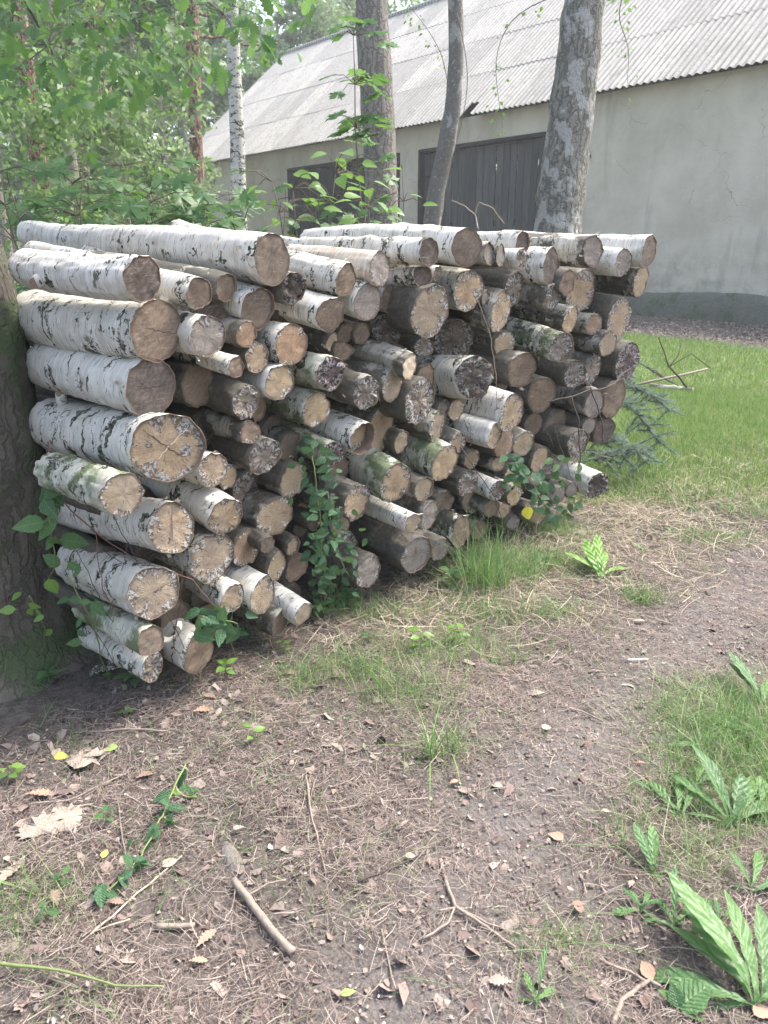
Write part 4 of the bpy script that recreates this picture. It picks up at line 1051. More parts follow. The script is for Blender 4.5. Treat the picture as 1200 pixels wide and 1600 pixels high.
 (0.503,4.002,1.069,0.042,(-0.743,0.669,0.060),1.00,'b','d',-0.07,'shadowed recessed log just right of the big black log',226),
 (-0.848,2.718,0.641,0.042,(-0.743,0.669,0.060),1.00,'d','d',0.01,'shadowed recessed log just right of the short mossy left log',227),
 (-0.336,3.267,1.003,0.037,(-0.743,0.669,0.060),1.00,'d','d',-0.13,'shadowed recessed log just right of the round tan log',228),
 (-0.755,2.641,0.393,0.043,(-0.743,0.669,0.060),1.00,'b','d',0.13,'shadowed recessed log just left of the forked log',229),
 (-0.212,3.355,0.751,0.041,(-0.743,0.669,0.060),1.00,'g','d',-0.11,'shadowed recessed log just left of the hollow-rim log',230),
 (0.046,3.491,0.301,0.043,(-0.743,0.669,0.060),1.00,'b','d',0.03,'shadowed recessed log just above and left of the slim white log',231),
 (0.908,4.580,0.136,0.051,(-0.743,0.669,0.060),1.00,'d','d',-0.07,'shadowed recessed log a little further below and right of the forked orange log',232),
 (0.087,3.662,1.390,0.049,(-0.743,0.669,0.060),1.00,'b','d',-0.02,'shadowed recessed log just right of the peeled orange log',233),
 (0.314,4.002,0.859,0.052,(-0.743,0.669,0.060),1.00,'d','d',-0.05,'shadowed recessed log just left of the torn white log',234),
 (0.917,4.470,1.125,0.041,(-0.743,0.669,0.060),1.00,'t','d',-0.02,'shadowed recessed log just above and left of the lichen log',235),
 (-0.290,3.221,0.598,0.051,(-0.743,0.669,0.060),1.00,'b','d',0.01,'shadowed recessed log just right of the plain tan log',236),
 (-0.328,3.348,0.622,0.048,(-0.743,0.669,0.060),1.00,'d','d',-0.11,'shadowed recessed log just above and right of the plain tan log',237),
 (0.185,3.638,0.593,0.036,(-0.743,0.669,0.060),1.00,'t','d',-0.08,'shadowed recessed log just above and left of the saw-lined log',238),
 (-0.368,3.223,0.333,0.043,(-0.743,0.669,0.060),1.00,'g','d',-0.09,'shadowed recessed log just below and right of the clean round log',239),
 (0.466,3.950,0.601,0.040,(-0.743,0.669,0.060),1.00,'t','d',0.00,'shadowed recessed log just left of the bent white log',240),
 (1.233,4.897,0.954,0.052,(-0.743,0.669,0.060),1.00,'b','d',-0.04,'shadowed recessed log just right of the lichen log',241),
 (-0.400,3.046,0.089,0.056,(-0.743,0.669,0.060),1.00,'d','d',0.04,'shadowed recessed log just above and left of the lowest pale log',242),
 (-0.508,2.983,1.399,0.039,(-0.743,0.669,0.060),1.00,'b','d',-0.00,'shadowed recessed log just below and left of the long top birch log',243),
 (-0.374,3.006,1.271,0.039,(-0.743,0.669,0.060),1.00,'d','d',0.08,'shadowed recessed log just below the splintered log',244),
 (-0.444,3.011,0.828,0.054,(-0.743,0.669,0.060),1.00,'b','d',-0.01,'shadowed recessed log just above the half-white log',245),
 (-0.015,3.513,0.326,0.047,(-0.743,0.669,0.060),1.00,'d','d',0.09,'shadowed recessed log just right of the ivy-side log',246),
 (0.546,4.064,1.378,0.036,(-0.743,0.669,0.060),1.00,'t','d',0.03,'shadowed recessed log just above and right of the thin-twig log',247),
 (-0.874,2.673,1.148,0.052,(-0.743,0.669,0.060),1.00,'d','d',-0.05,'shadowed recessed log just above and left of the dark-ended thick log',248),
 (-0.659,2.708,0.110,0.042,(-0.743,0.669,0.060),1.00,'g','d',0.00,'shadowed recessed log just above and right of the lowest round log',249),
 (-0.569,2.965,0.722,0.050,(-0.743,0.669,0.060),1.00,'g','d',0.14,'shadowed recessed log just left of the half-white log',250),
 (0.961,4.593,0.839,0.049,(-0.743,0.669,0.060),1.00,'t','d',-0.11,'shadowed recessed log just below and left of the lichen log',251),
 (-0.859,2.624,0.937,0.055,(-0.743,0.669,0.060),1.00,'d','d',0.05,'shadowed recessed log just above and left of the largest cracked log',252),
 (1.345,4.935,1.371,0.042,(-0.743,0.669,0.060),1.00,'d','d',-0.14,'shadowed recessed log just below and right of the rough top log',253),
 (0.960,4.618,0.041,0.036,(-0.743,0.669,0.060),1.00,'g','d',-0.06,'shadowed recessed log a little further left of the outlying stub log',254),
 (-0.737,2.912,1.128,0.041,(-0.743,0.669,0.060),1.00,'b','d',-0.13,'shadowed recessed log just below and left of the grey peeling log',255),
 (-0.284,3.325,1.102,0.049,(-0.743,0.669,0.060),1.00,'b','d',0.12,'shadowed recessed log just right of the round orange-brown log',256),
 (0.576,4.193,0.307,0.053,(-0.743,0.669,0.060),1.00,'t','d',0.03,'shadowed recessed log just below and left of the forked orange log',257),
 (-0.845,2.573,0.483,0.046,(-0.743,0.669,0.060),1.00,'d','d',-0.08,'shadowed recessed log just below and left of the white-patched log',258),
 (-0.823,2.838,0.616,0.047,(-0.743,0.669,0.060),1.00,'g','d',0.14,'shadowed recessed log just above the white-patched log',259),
 (-0.365,3.216,0.410,0.044,(-0.743,0.669,0.060),1.00,'t','d',0.12,'shadowed recessed log just right of the clean round log',260),
 (-0.385,3.271,0.798,0.048,(-0.743,0.669,0.060),1.00,'g','d',-0.05,'shadowed recessed log just below and left of the moss-sided log',261),
 (-0.306,3.331,1.298,0.054,(-0.743,0.669,0.060),1.00,'b','d',-0.08,'shadowed recessed log just below and right of the splintered log',262),
 (0.861,4.301,0.951,0.042,(-0.743,0.669,0.060),1.00,'b','d',0.09,'shadowed recessed log just left of the lichen log',263),
 (0.618,4.044,0.835,0.055,(-0.743,0.669,0.060),1.00,'d','d',0.04,'shadowed recessed log just below and left of the upper brown log',264),
 (-0.856,2.582,1.156,0.035,(-0.743,0.669,0.000),0.62,'d','d',0.00,'shadowed recessed log just below and left of the big brown log under knotted log',265),
 (-0.895,2.542,0.965,0.035,(-0.743,0.669,0.000),0.62,'d','d',0.00,'shadowed recessed log just above the short mossy left log',266),
 (-0.949,2.485,0.881,0.030,(-0.743,0.669,0.000),0.62,'d','d',0.00,'shadowed recessed log just above and left of the short mossy left log',267),
 (-0.944,2.491,0.667,0.030,(-0.743,0.669,0.000),0.62,'d','d',0.00,'shadowed recessed log just below and left of the short mossy left log',268),
 (-0.950,2.485,0.499,0.030,(-0.743,0.669,0.000),0.62,'d','d',0.00,'shadowed recessed log just above and left of the twig-crossed thick log',269),
 (-0.999,2.434,0.312,0.030,(-0.743,0.669,0.000),0.62,'d','d',0.00,'shadowed recessed log just left of the twig-crossed thick log',270),
 (-0.839,2.599,0.953,0.040,(-0.743,0.669,0.000),0.62,'d','d',0.00,'shadowed recessed log just below and left of the dark-ended thick log',271),
]

# ================================================================ THE STACK OF LOGS
BARK = {'w': birch_bark('white birch bark', dirt=.45),
        'g': birch_bark('greyed birch bark', white=(.31, .295, .26), shade=(.16, .15, .13), brown=.35, dirt=.6, bump=.6),
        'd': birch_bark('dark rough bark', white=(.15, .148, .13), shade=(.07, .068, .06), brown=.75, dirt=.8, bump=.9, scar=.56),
        'm': birch_bark('mossy birch bark', white=(.46, .45, .38), shade=(.30, .30, .24), moss=.75, dirt=.5, bump=.6),
        'p': birch_bark('peeling birch bark', white=(.56, .53, .47), shade=(.33, .30, .25), scar=.55, brown=.3, dirt=.6, bump=1.1),
        'l': birch_bark('lichen birch bark', white=(.44, .45, .38), shade=(.20, .19, .15), scar=.53, moss=.45, dirt=.6, bump=1.2),
        'o': birch_bark('half peeled bark', white=(.52, .47, .41), shade=(.36, .28, .21), scar=.62, brown=0, dirt=.3)}
END = {'t': cut_end('tan cut wood', (.42, .315, .195), (.27, .195, .12), fungus=.12, bump=.3),
       'T': cut_end('fresh pale cut wood', (.58, .46, .33), (.45, .34, .23), bump=.25, crack=.3),
       'b': cut_end('brown weathered wood', (.205, .148, .102), (.12, .085, .062), bump=.35),
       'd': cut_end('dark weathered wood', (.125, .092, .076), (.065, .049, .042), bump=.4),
       'g': cut_end('grey weathered wood', (.27, .235, .20), (.16, .135, .115), fungus=.18, bump=.5, fung_col=(.42, .40, .37)),
       'o': cut_end('orange brown wood', (.33, .215, .13), (.21, .135, .085), fungus=.08, bump=.35),
       'r': cut_end('purple rotten wood', (.20, .14, .13), (.10, .062, .062), fungus=.95, rot=1, bump=1.2, fung_col=(.50, .47, .45)),
       'F': cut_end('tan wood with white fungus rim', (.41, .305, .19), (.27, .19, .12), fungus=.45, fung_col=(.47, .455, .42), bump=.7),
       'f': cut_end('grey wood with white fungus', (.33, .27, .21), (.20, .155, .12), fungus=.88, bump=1.0, fung_col=(.50, .48, .44)),
       'X': cut_end('torn dark wood', (.23, .185, .15), (.09, .07, .058), fungus=.7, bump=1.4, fung_col=(.44, .42, .38))}
M_flap = birch_bark('curled white bark', white=(.66, .62, .56), shade=(.50, .44, .37), scar=.7)
M_inner = NT('inner bark edge'); M_inner = M_inner.done(M_inner.mix(M_inner.noise(M_inner.objco(), 60, 3), (.07, .05, .035), (.20, .14, .10)))
M_crack = islandmat('dark crack', [(0, (.035, .025, .02)), (1, (.05, .035, .03))])
M_crackp = islandmat('pale crack edge', [(0, (.62, .50, .36)), (1, (.66, .54, .40))])

def log_frame(d):
    z = Vector(d).normalized(); x = -(z.cross(Vector((0, 0, 1)))).normalized(); y = z.cross(x)
    return Matrix((x, y, z)).transposed()

def profile(i, r):                                # outline of a stem: slightly out of round
    rs = np.random.default_rng(900 + i)
    a = rs.uniform(0, 6.28, 4); s = rs.uniform(.2, 1, 4) * (.05, .045, .03, .014)
    return lambda th, z: r * (1 + s[0] * math.cos(2 * th + a[0] + z * .6) + s[1] * math.cos(3 * th + a[1] + z) + s[2] * math.cos(5 * th + a[2]) + s[3] * math.cos(8 * th + a[3] + z * 3))

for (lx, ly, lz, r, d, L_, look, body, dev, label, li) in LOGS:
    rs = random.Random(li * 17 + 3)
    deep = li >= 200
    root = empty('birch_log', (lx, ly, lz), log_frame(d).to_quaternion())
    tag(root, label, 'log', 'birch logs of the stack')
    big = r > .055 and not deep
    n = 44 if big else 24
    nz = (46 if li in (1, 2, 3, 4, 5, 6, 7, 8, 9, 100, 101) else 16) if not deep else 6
    f = profile(li, r * .985); tn = math.tan(-dev)
    rough = look in 'XrRf'
    # crookedness
    cb = [rs.uniform(-1, 1) * (.030 if li in (109, 62, 1, 100, 101) else .018) for _ in range(4)]
    def centre(z): return (cb[0] * math.sin(z * 2.6) + cb[2] * z * z * .4, cb[1] * math.sin(z * 3.1) + cb[3] * z * z * .4)
    taper = rs.uniform(.90, .98) if not li in (1, 100) else .74
    knots = [(rs.uniform(0, 6.28), rs.uniform(.1, L_), rs.uniform(.004, .012)) for _ in range(3)]
    def surf(th, z):
        cx, cy = centre(z); rr = f(th, z) * (1 - (1 - taper) * z / L_)
        q = Vector((math.cos(th) * 2, math.sin(th) * 2, z * 6 + li))
        rr += (.0055 if body in 'wo' else .009) * noise.fractal(q * 2.2, 1, 2, 3)
        for kt, kz, ka in knots:
            dd = ((math.cos(th) - math.cos(kt)) ** 2 + (math.sin(th) - math.sin(kt)) ** 2) * r * r + (z - kz) ** 2
            rr += ka * math.exp(-dd / .0008)
        return cx + rr * math.cos(th), cy + rr * math.sin(th)
    V = []; F = []
    rimt = rs.uniform(.0016, .0034)
    hollow = .028 if li == 34 else (.005 if rs.random() < .2 else .0005)
    jag = [(.0015 + .008 * max(0, noise.noise(Vector((k / n * 9, li, 0)))) + (.02 * max(0, noise.noise(Vector((k / n * 14, li, 4)))) if look in 'XfF' else 0)) * (1.4 if li in (110, 34, 48, 106, 91, 109) else .7) for k in range(n)]
    zs = [-1] + [L_ * (t ** 1.3) for t in np.linspace(0, 1, nz)]
    for j, z in enumerate(zs):
        for k in range(n):
            th = 2 * math.pi * k / n
            if j == 0:                            # inner edge of the bark, at the cut
                x, y = surf(th, 0); s_ = 1 - rimt / r * 1.2
                V.append((x * s_, y * s_, x * tn + .012 + hollow))
            else:
                x, y = surf(th, z)
                V.append((x, y, z + (x * tn - jag[k] - hollow * .5) * (1 - z / L_) ** 6 + (0 if z < L_ else .004 * math.sin(th * 3))))
    V2 = []
    for k in range(n):                            # lip of the bark
        x, y = surf(2 * math.pi * k / n, 0); s_ = 1 - rimt / r
        V2.append((x * s_, y * s_, x * tn - jag[k] * .8 - hollow * .5))
    b0 = len(V); V += V2
    for k in range(n):
        k2 = (k + 1) % n
        F.append((k, b0 + k, b0 + k2, k2)[::-1]); F.append((b0 + k, n + k, n + k2, b0 + k2)[::-1])
        for j in range(1, len(zs) - 1): F.append((j * n + k, (j + 1) * n + k, (j + 1) * n + k2, j * n + k2)[::-1])
    bme = mesh('bark', V, F, BARK[body]); bme.materials.append(M_inner)
    mi = np.zeros(len(F), np.int32); mi[::len(zs)] = 1; mi[1::len(zs)] = 1; bme.polygons.foreach_set('material_index', mi)
    bo = obj('bark', bme, root)
    # front and rear cut faces
    for side in (0, 1):
        if side and deep: continue
        rings = (11 if rough and big else 7) if not side else 3; nn = n
        EV = []; UV = []; EF = []
        cx, cy = centre(0 if not side else L_)
        for j in range(rings):
            q = (j + 1) / rings
            for k in range(nn):
                th = 2 * math.pi * k / nn
                x, y = surf(th, 0 if not side else L_)
                s_ = q * (1 - (rimt * .9 / r if not side else .01))
                px_, py_ = cx + (x - cx) * s_, cy + (y - cy) * s_
                zz = (px_ * tn + hollow if not side else L_ - .002)
                if not side:
                    amp = .0035 if not rough else (.010 if look != 'X' else .028)
                    amp *= (.5 + q)
                    nzv = noise.fractal(Vector((px_ * 26, py_ * 26, li * 3.1)), 1, 2, 4)
                    if rough: nzv += .7 * noise.noise(Vector((math.cos(th) * 5, math.sin(th) * 5, li)))
                    zz += amp * nzv * min(1, (1.02 - q) * 8 + .35)
                EV.append((px_, py_, zz)); UV.append((q, th / 6.2832))
        c0 = len(EV); EV.append((cx, cy, (cx * tn + hollow) if not side else L_)); UV.append((0, 0))
        for k in range(nn):
            EF.append((c0, (k + 1) % nn, k) if not side else (c0, k, (k + 1) % nn))
            for j in range(rings - 1):
                q4 = (j * nn + k, j * nn + (k + 1) % nn, (j + 1) * nn + (k + 1) % nn, (j + 1) * nn + k)
                EF.append(q4 if not side else q4[::-1])
        me = mesh('cut_end', EV, EF, END[look if not side else 'b'])
        ul = me.uv_layers.new(name='UVMap')
        idx = np.zeros(len(me.loops), np.int32); me.loops.foreach_get('vertex_index', idx)
        ul.data.foreach_set('uv', np.array(UV, np.float32)[idx].ravel())
        obj('cut_end', me, root)
    # loose flaps of bark at the rim and on the stem
    if not deep and body in 'wpolg':
        for q in range(rs.choice([0, 0, 1, 1, 2]) + (4 if li in (91, 110, 99, 88, 48, 1, 2, 6, 3, 4, 5, 7) else 1)):
            th0 = rs.uniform(-.5, 2.2) if q else rs.uniform(0, 6.28); zc = rs.uniform(-.002, .10 if q == 0 else L_ * .5); wth = rs.uniform(.08, .22); ln = rs.uniform(.012, .035)
            FV = []; FF = []; m_ = 7
            for j in range(4):
                for k in range(m_):
                    th = th0 + wth * (k / (m_ - 1) - .5) * (1 - .12 * j); z = zc + .004 - j / 3 * ln * (1 + .3 * math.sin(k * 2.1 + q))
                    x, y = surf(th, max(z, 0)); lift = 1 + (.003 + .011 * (j / 3) ** 2) / r
                    FV.append((x * lift, y * lift, z + (x * tn if z < .05 else 0)))
            for j in range(3):
                for k in range(m_ - 1): a = j * m_ + k; FF.append((a, a + 1, a + m_ + 1, a + m_))
            obj('bark_flap', mesh('bark_flap', FV, FF, M_flap), root)
    # radial cracks on the biggest ends
    for (ci, a0, a1, wd, mm) in ((3, -10, 160, .0012, M_crack), (4, 5, 175, .0010, M_crack), (5, 40, 225, .0016, M_crackp), (5, 135, 320, .0018, M_crack), (7, 80, 262, .0013, M_crack), (8, 20, 30, .001, M_crack), (46, 90, 100, .001, M_crack)):
        if ci != li: continue
        CV = []; CF = []
        for k in range(15):
            t = k / 14 * 2 - 1; a = R(a0) if t > 0 else R(a1)
            rad = abs(t) * r * (.82 if t > 0 else .5)
            x = -math.cos(a) * rad; y = math.sin(a) * rad + .003 * math.sin(k * 1.9)
            ww = wd * (1.3 - abs(t))
            nx__, ny__ = math.sin(a), math.cos(a)
            for s_ in (-1, 1): CV.append((x + s_ * nx__ * ww, y + s_ * ny__ * ww, x * tn + hollow - .0042))
        for k in range(14): CF.append((2 * k, 2 * k + 1, 2 * k + 3, 2 * k + 2))
        obj('crack', mesh('crack', CV, CF, mm), root)
    # sawn side stubs
    for (si, sz, sth, srad, sl) in ((2, .50, -.35, .020, .016), (5, .60, 1.25, .018, .045), (109, .12, -.8, .018, .03), (62, .22, 1.0, .016, .02)):
        if si != li: continue
        th = sth
        ox, oy = math.cos(th), math.sin(th)
        x, y = surf(th, sz)
        g = Geo(); g.tube([(x - ox * .02, y - oy * .02, sz), (x + ox * sl, y + oy * sl, sz - sl * .8)], [srad * 1.2, srad], 12, .1, li); so = g.obj('knot_stub', BARK[body], root)
        g = Geo(); cc = Vector((x + ox * (sl + .001), y + oy * (sl + .001), sz - (sl + .001) * .8)); dd = Vector((ox, oy, -.8)).normalized(); a1_ = dd.orthogonal().normalized(); b1_ = dd.cross(a1_)
        g.add([cc] + [cc + (a1_ * math.cos(t) + b1_ * math.sin(t)) * srad * .88 for t in np.linspace(0, 6.2832, 13)[:-1]], [(0, 1 + k, 1 + (k + 1) % 12) for k in range(12)])
        g.obj('stub_end', END['o'], so)

# ================================================================ ON THE GROUND
def ob_tube(name, label, cat, pts, rad, m, group=None, n=7, rough=.15, seed=0, forks=()):
    root = empty(name, pts[0]); tag(root, label, cat, group)
    g = Geo(); g.tube([Vector(p) - root.location for p in pts], rad, n, rough, seed); g.obj('stem', m, root)
    for f_, fr in forks:
        g = Geo(); g.tube([Vector(p) - root.location for p in f_], fr, 6, rough, seed + 1); g.obj('fork', m, root)
    return root
def gz(px, py, up=.012):
    p = gr(px, py); p.z += up; return p
M_stick = NT('weathered stick'); v_ = seeded(M_stick, 3)
M_stick = M_stick.done(M_stick.mix(M_stick.noise(M_stick.vm('MULTIPLY', v_, (60, 60, 60)), 1, 4), (.13, .10, .08), (.33, .27, .22)), M_stick.bump(M_stick.noise(v_, 120, 3), .5, .004))
M_dstick = islandmat('dark twigs', [(0, (.045, .035, .032)), (1, (.09, .07, .06))], .8)
M_root = NT('bare weathered root'); v_ = seeded(M_root, 3); rn_ = M_root.noise(M_root.vm('MULTIPLY', v_, (50, 14, 50)), 1, 5, .65)
M_root = M_root.done(M_root.mix(rn_, (.075, .062, .053), (.22, .20, .178)), M_root.bump(rn_, 1., .012))
def path_pts(px, up=.012, amp=.03, seed=0, n=5):
    P = [gz(a, b, up) for a, b in px]; Q = []
    for k in range(len(P) - 1): Q += wander(P[k], P[k + 1], n, amp, seed + k)[:-1]
    return Q + [P[-1]]
def tap(n, a, b): return [a + (b - a) * i / (n - 1) for i in range(n)]

STICKS = [
 ('crooked forked stick lying on the bare path', [(688, 1350), (700, 1395), (711, 1422), (760, 1450), (805, 1484)], .0055, .003, [[(711, 1424), (685, 1431)], [(709, 1426), (700, 1448), (660, 1474)], [(711, 1422), (760, 1444), (812, 1462)]], M_stick),
 ('straight thin twig lying level on the middle of the path', [(520, 1276), (600, 1262), (668, 1252)], .003, .002, [], M_stick),
 ('long dark twig slanting across the path below the level one', [(560, 1386), (640, 1350), (708, 1309)], .003, .0015, [], M_dstick),
 ('short twig leaning from the middle litter to the root', [(478, 1225), (500, 1340), (510, 1374)], .003, .002, [], M_stick),
 ('long pale straw stalk slanting below the trailing bramble', [(143, 1478), (200, 1425), (285, 1345)], .0028, .002, [[(150, 1472), (205, 1448)]], islandmat('pale straw stalk', [(0, (.36, .30, .20)), (1, (.40, .34, .24))])),
 ('long thin twig above the big pale dead leaves', [(20, 1270), (110, 1256), (200, 1208)], .0032, .002, [], M_stick),
 ('peeled twig lying under the foot of the stack', [(140, 1143), (200, 1141), (262, 1144)], .0045, .003, [], M_stick),
 ('dark stick slanting beneath the lowest round log', [(222, 1140), (262, 1120), (290, 1094)], .005, .0035, [], M_dstick),
 ('forked grey stick in the bottom right foreground', [(958, 1602), (972, 1560), (1015, 1530), (1032, 1540)], .006, .004, [[(1012, 1533), (985, 1515), (945, 1502)], [(972, 1558), (990, 1552)]], M_stick),
 ('short thick stick near the lower left corner', [(246, 1456), (305, 1452)], .008, .006, [], M_stick),
 ('long bare stick at the edge of the lawn litter', [(1065, 757), (1095, 766), (1128, 771)], .014, .009, [], M_stick),
 ('pale twig lying beside the grass right of the pile', [(885, 1108), (910, 1114), (942, 1128)], .004, .003, [], M_stick),
 ('white chip of birch bark on the far path', [(980, 1034), (1012, 1032)], .006, .004, [], M_flap),
 ('twig leaning at the lower middle of the path', [(596, 1460), (612, 1530), (618, 1548)], .0025, .0018, [], M_stick),
 ('thin straw standing up beside the bramble runner', [(184, 1255), (190, 1300), (197, 1342)], .002, .0018, [], M_stick),
 ('dark twigs crossing at the far left edge', [(0, 1165), (30, 1140), (62, 1120)], .004, .002, [[(5, 1195), (28, 1160), (50, 1130)]], M_dstick),
]
for i, (lab, px, a, b, fk, m) in enumerate(STICKS):
    P = path_pts(px, .010, .04, i * 3)
    fks = [(path_pts(f, .010, .05, i * 3 + 7), b * .9) for f in fk]
    ob_tube('stick', lab, 'stick', P, tap(len(P), a, b), m, 'sticks on the ground', forks=fks, seed=i)
P = path_pts([(-10, 1530), (100, 1543), (185, 1566), (258, 1566)], .03, .02, 88)
ob_tube('plant_stalk', 'long pale green stalk lying in the lower left corner', 'stalk', P, tap(len(P), .0035, .002), M_stem, rough=.25)
# bare root and its broken stick
g = Geo(); a = gz(350, 1318, -.02); b = gz(462, 1500, -.03)
W_ = wander(a, b, 14, .04, 3); root = empty('tree_root', a); tag(root, 'bare weathered tree root rubbed pale where it surfaces in the path', 'root')
g.tube([p - root.location + Vector((0, 0, .012 * math.sin(i * .9))) for i, p in enumerate(W_)], [.014 + .018 * math.sin(math.pi * min(1, i / 13 + .1)) for i in range(15)], 14, .28, 5); g.obj('wood', M_root, root)
P = path_pts([(366, 1385), (395, 1425), (430, 1468), (458, 1494)], .02, .04, 44)
ob_tube('stick', 'flaking brown stick resting along the bare root', 'stick', P, tap(len(P), .0095, .0085), M_stick, 'sticks on the ground', forks=[(path_pts([(385, 1412), (420, 1392), (448, 1388)], .02, .05, 9), .003), (path_pts([(425, 1440), (460, 1436)], .02, .05, 19), .003)], rough=.3)

# brush heap beside the right end of the stack
P = [gz(1000, 600, .25), gz(1050, 592, .32), gz(1105, 575, .30)]
def lift(px, py, Y): return at(px, py, Y)
YB = 6.3
P = [lift(x, y, YB + dy) for x, y, dy in ((985, 603, -.2), (1035, 592, 0), (1070, 585, .1), (1105, 576, .2))]
ob_tube('dead_branch', 'pale dead branch sticking out level right of the stack', 'branch', P, [.011, .011, .010, .008], M_stick)
for lab, pp, fk in (('dark forked dead branch rising from the lawn beside the stack', [(1073, 605), (1060, 588), (1045, 573), (1036, 545), (1029, 527)], [[(1046, 573), (1060, 555), (1066, 530)], [(1046, 573), (1080, 552), (1110, 575)]]),
                    ('thin curved twig standing over the lawn edge', [(1010, 572), (1035, 590), (1060, 603)], [[(1040, 592), (1020, 575)]])):
    P = [lift(x, y, YB) for x, y in pp]; Q = []
    for k in range(len(P) - 1): Q += wander(P[k], P[k + 1], 3, .05, k)[:-1]
    Q.append(P[-1])
    ob_tube('dead_branch', lab, 'branch', Q, tap(len(Q), .009, .004), M_dstick, forks=[([lift(x, y, YB + .05 * k) for k, (x, y) in enumerate(f)], .0035) for f in fk])
# loose birch log on the lawn
a = gz(1015, 606, .035); b = gz(1082, 612, .035)
root = empty('fallen_log', a); tag(root, 'thin peeling birch log lying on the lawn beyond the stack', 'log')
g = Geo(); W_ = wander((0, 0, .02), b - a, 12, .03, 4); g.tube(W_, [.035 + .006 * math.sin(i * 2) for i in range(13)], 14, .2, 3, cap=False); g.obj('bark', BARK['p'], root)
for q_, dq in ((W_[-1], W_[-1] - W_[-2]), (W_[0], W_[0] - W_[1])):
    g = Geo(); g.tube([q_ - dq.normalized() * .002, q_ + dq.normalized() * .001], .033, 14); g.obj('cut_end', islandmat('log end', [(0, (.30, .23, .17)), (1, (.3, .24, .18))]), root)
# cut pine boughs with blue-green needles
L_spr = islandmat('blue green needles', [(0, (.09, .14, .10)), (.6, (.15, .21, .15)), (1, (.22, .27, .2))], .6, trans=.25)
for i, (lab, pp, Yd) in enumerate([('blue-green cut pine bough leaning behind the right end of the stack', [(935, 640), (965, 590), (985, 560)], 5.5), ('drooping pine bough spread on the grass right of the stack', [(950, 610), (990, 640), (1030, 690)], 5.3),
                             ('low pine bough in the grass under the right oval logs', [(925, 690), (960, 680), (1010, 720)], 5.0), ('pine bough tips half hidden below the purple right log', [(975, 600), (1010, 610), (1045, 640)], 5.8), ('small pine spray at the foot of the right end', [(930, 720), (965, 705), (1000, 700)], 4.9)]):
    P = [at(x, y, Yd + .05 * k) for k, (x, y) in enumerate(pp)]; root = empty('pine_bough', P[0]); tag(root, lab, 'branch', 'cut pine boughs')
    Q = wander(P[0], P[1], 6, .06, i)[:-1] + wander(P[1], P[2], 6, .06, i + 9)
    g = Geo(); g.tube([q - root.location for q in Q], tap(len(Q), .008, .003), 6); 
    twl = []
    for k in range(2, len(Q)):
        for s_ in (-1, 1):
            e = Q[k] + Vector((s_ * random.uniform(.06, .16), random.uniform(-.1, .1), random.uniform(-.10, .04))); twl.append((Q[k], e))
            g.tube([Q[k] - root.location, e - root.location], [.003, .002], 5)
    g.obj('stem', M_dstick, root)['kind'] = 'stuff'
    V = []; F = []
    for a, b in twl + [(Q[k], Q[k + 1]) for k in range(len(Q) - 1)]:
        for k in range(75):
            t = random.random(); p = a.lerp(b, t) - root.location; dr = (b - a).normalized() * .6 + Vector((random.gauss(0, .5), random.gauss(0, .5), random.gauss(0, .5))); dr.normalize()
            q = p + dr * random.uniform(.03, .055); sd_ = dr.orthogonal().normalized() * .0026; n0 = len(V)
            V += [p - sd_, p + sd_, q]; F.append((n0, n0 + 1, n0 + 2))
    nd = obj('needles', mesh('needles', V, F, L_spr), root); nd['kind'] = 'stuff'

# thin dark bramble canes and dead twigs tangled over the stack
def cane(label, pp, Ys, rad, m=M_dstick, forks=(), seed=0, name='bramble_cane'):
    P = [at(x, y, Y_) for (x, y), Y_ in zip(pp, Ys)]; Q = []
    for k in range(len(P) - 1): Q += wander(P[k], P[k + 1], 5, .06, seed + k)[:-1]
    Q.append(P[-1])
    fk = []
    for f, ys in forks:
        F_ = [at(x, y, Y_) for (x, y), Y_ in zip(f, ys)]; W = []
        for k in range(len(F_) - 1): W += wander(F_[k], F_[k + 1], 5, .08, seed + 40 + k)[:-1]
        fk.append((W + [F_[-1]], rad * .7))
    return ob_tube(name, label, 'cane' if name == 'bramble_cane' else 'twig', Q, tap(len(Q), rad, rad * .55), m, forks=fk, rough=.05, n=6, seed=seed)
cane('reddish bramble cane arching from the oak across the white-patched log', [(75, 690), (90, 775), (150, 832), (220, 880), (300, 905), (335, 950)], [2.6, 2.5, 2.42, 2.36, 2.4, 2.5], .0028, islandmat('red cane', [(0, (.16, .08, .07)), (1, (.18, .09, .08))]), seed=3,
     forks=[([(220, 880), (240, 950), (210, 1010)], [2.36, 2.35, 2.4]), ([(150, 832), (160, 920), (200, 990), (215, 1050)], [2.42, 2.3, 2.3, 2.4])])
cane('tangle of thin dark twigs hanging over the twig-crossed log', [(175, 800), (215, 880), (230, 960), (190, 1040)], [2.35, 2.3, 2.3, 2.4], .0017, seed=11,
     forks=[([(120, 860), (160, 950), (195, 1000)], [2.4, 2.3, 2.3]), ([(260, 800), (285, 900), (270, 1000), (290, 1060)], [2.4, 2.35, 2.35, 2.4]), ([(150, 850), (250, 935), (300, 1050)], [2.35, 2.3, 2.4]), ([(110, 880), (130, 960), (180, 1040)], [2.4, 2.4, 2.4]), ([(200, 850), (180, 930), (150, 990)], [2.3, 2.3, 2.4])])
cane('thin dark twig hanging over the clean round log', [(395, 700), (405, 790), (396, 850)], [2.85, 2.8, 2.8], .0015, seed=15)
cane('long crooked twig dangling down from the right half of the stack', [(990, 570), (960, 600), (890, 620), (855, 628)], [4.6, 4.3, 4.0, 3.95], .005, seed=21, forks=[([(893, 620), (905, 660), (907, 715), (904, 730)], [4.0, 4.0, 3.98, 4.0]), ([(923, 605), (935, 640), (941, 660), (942, 690)], [4.1, 4.1, 4.1, 4.1])])
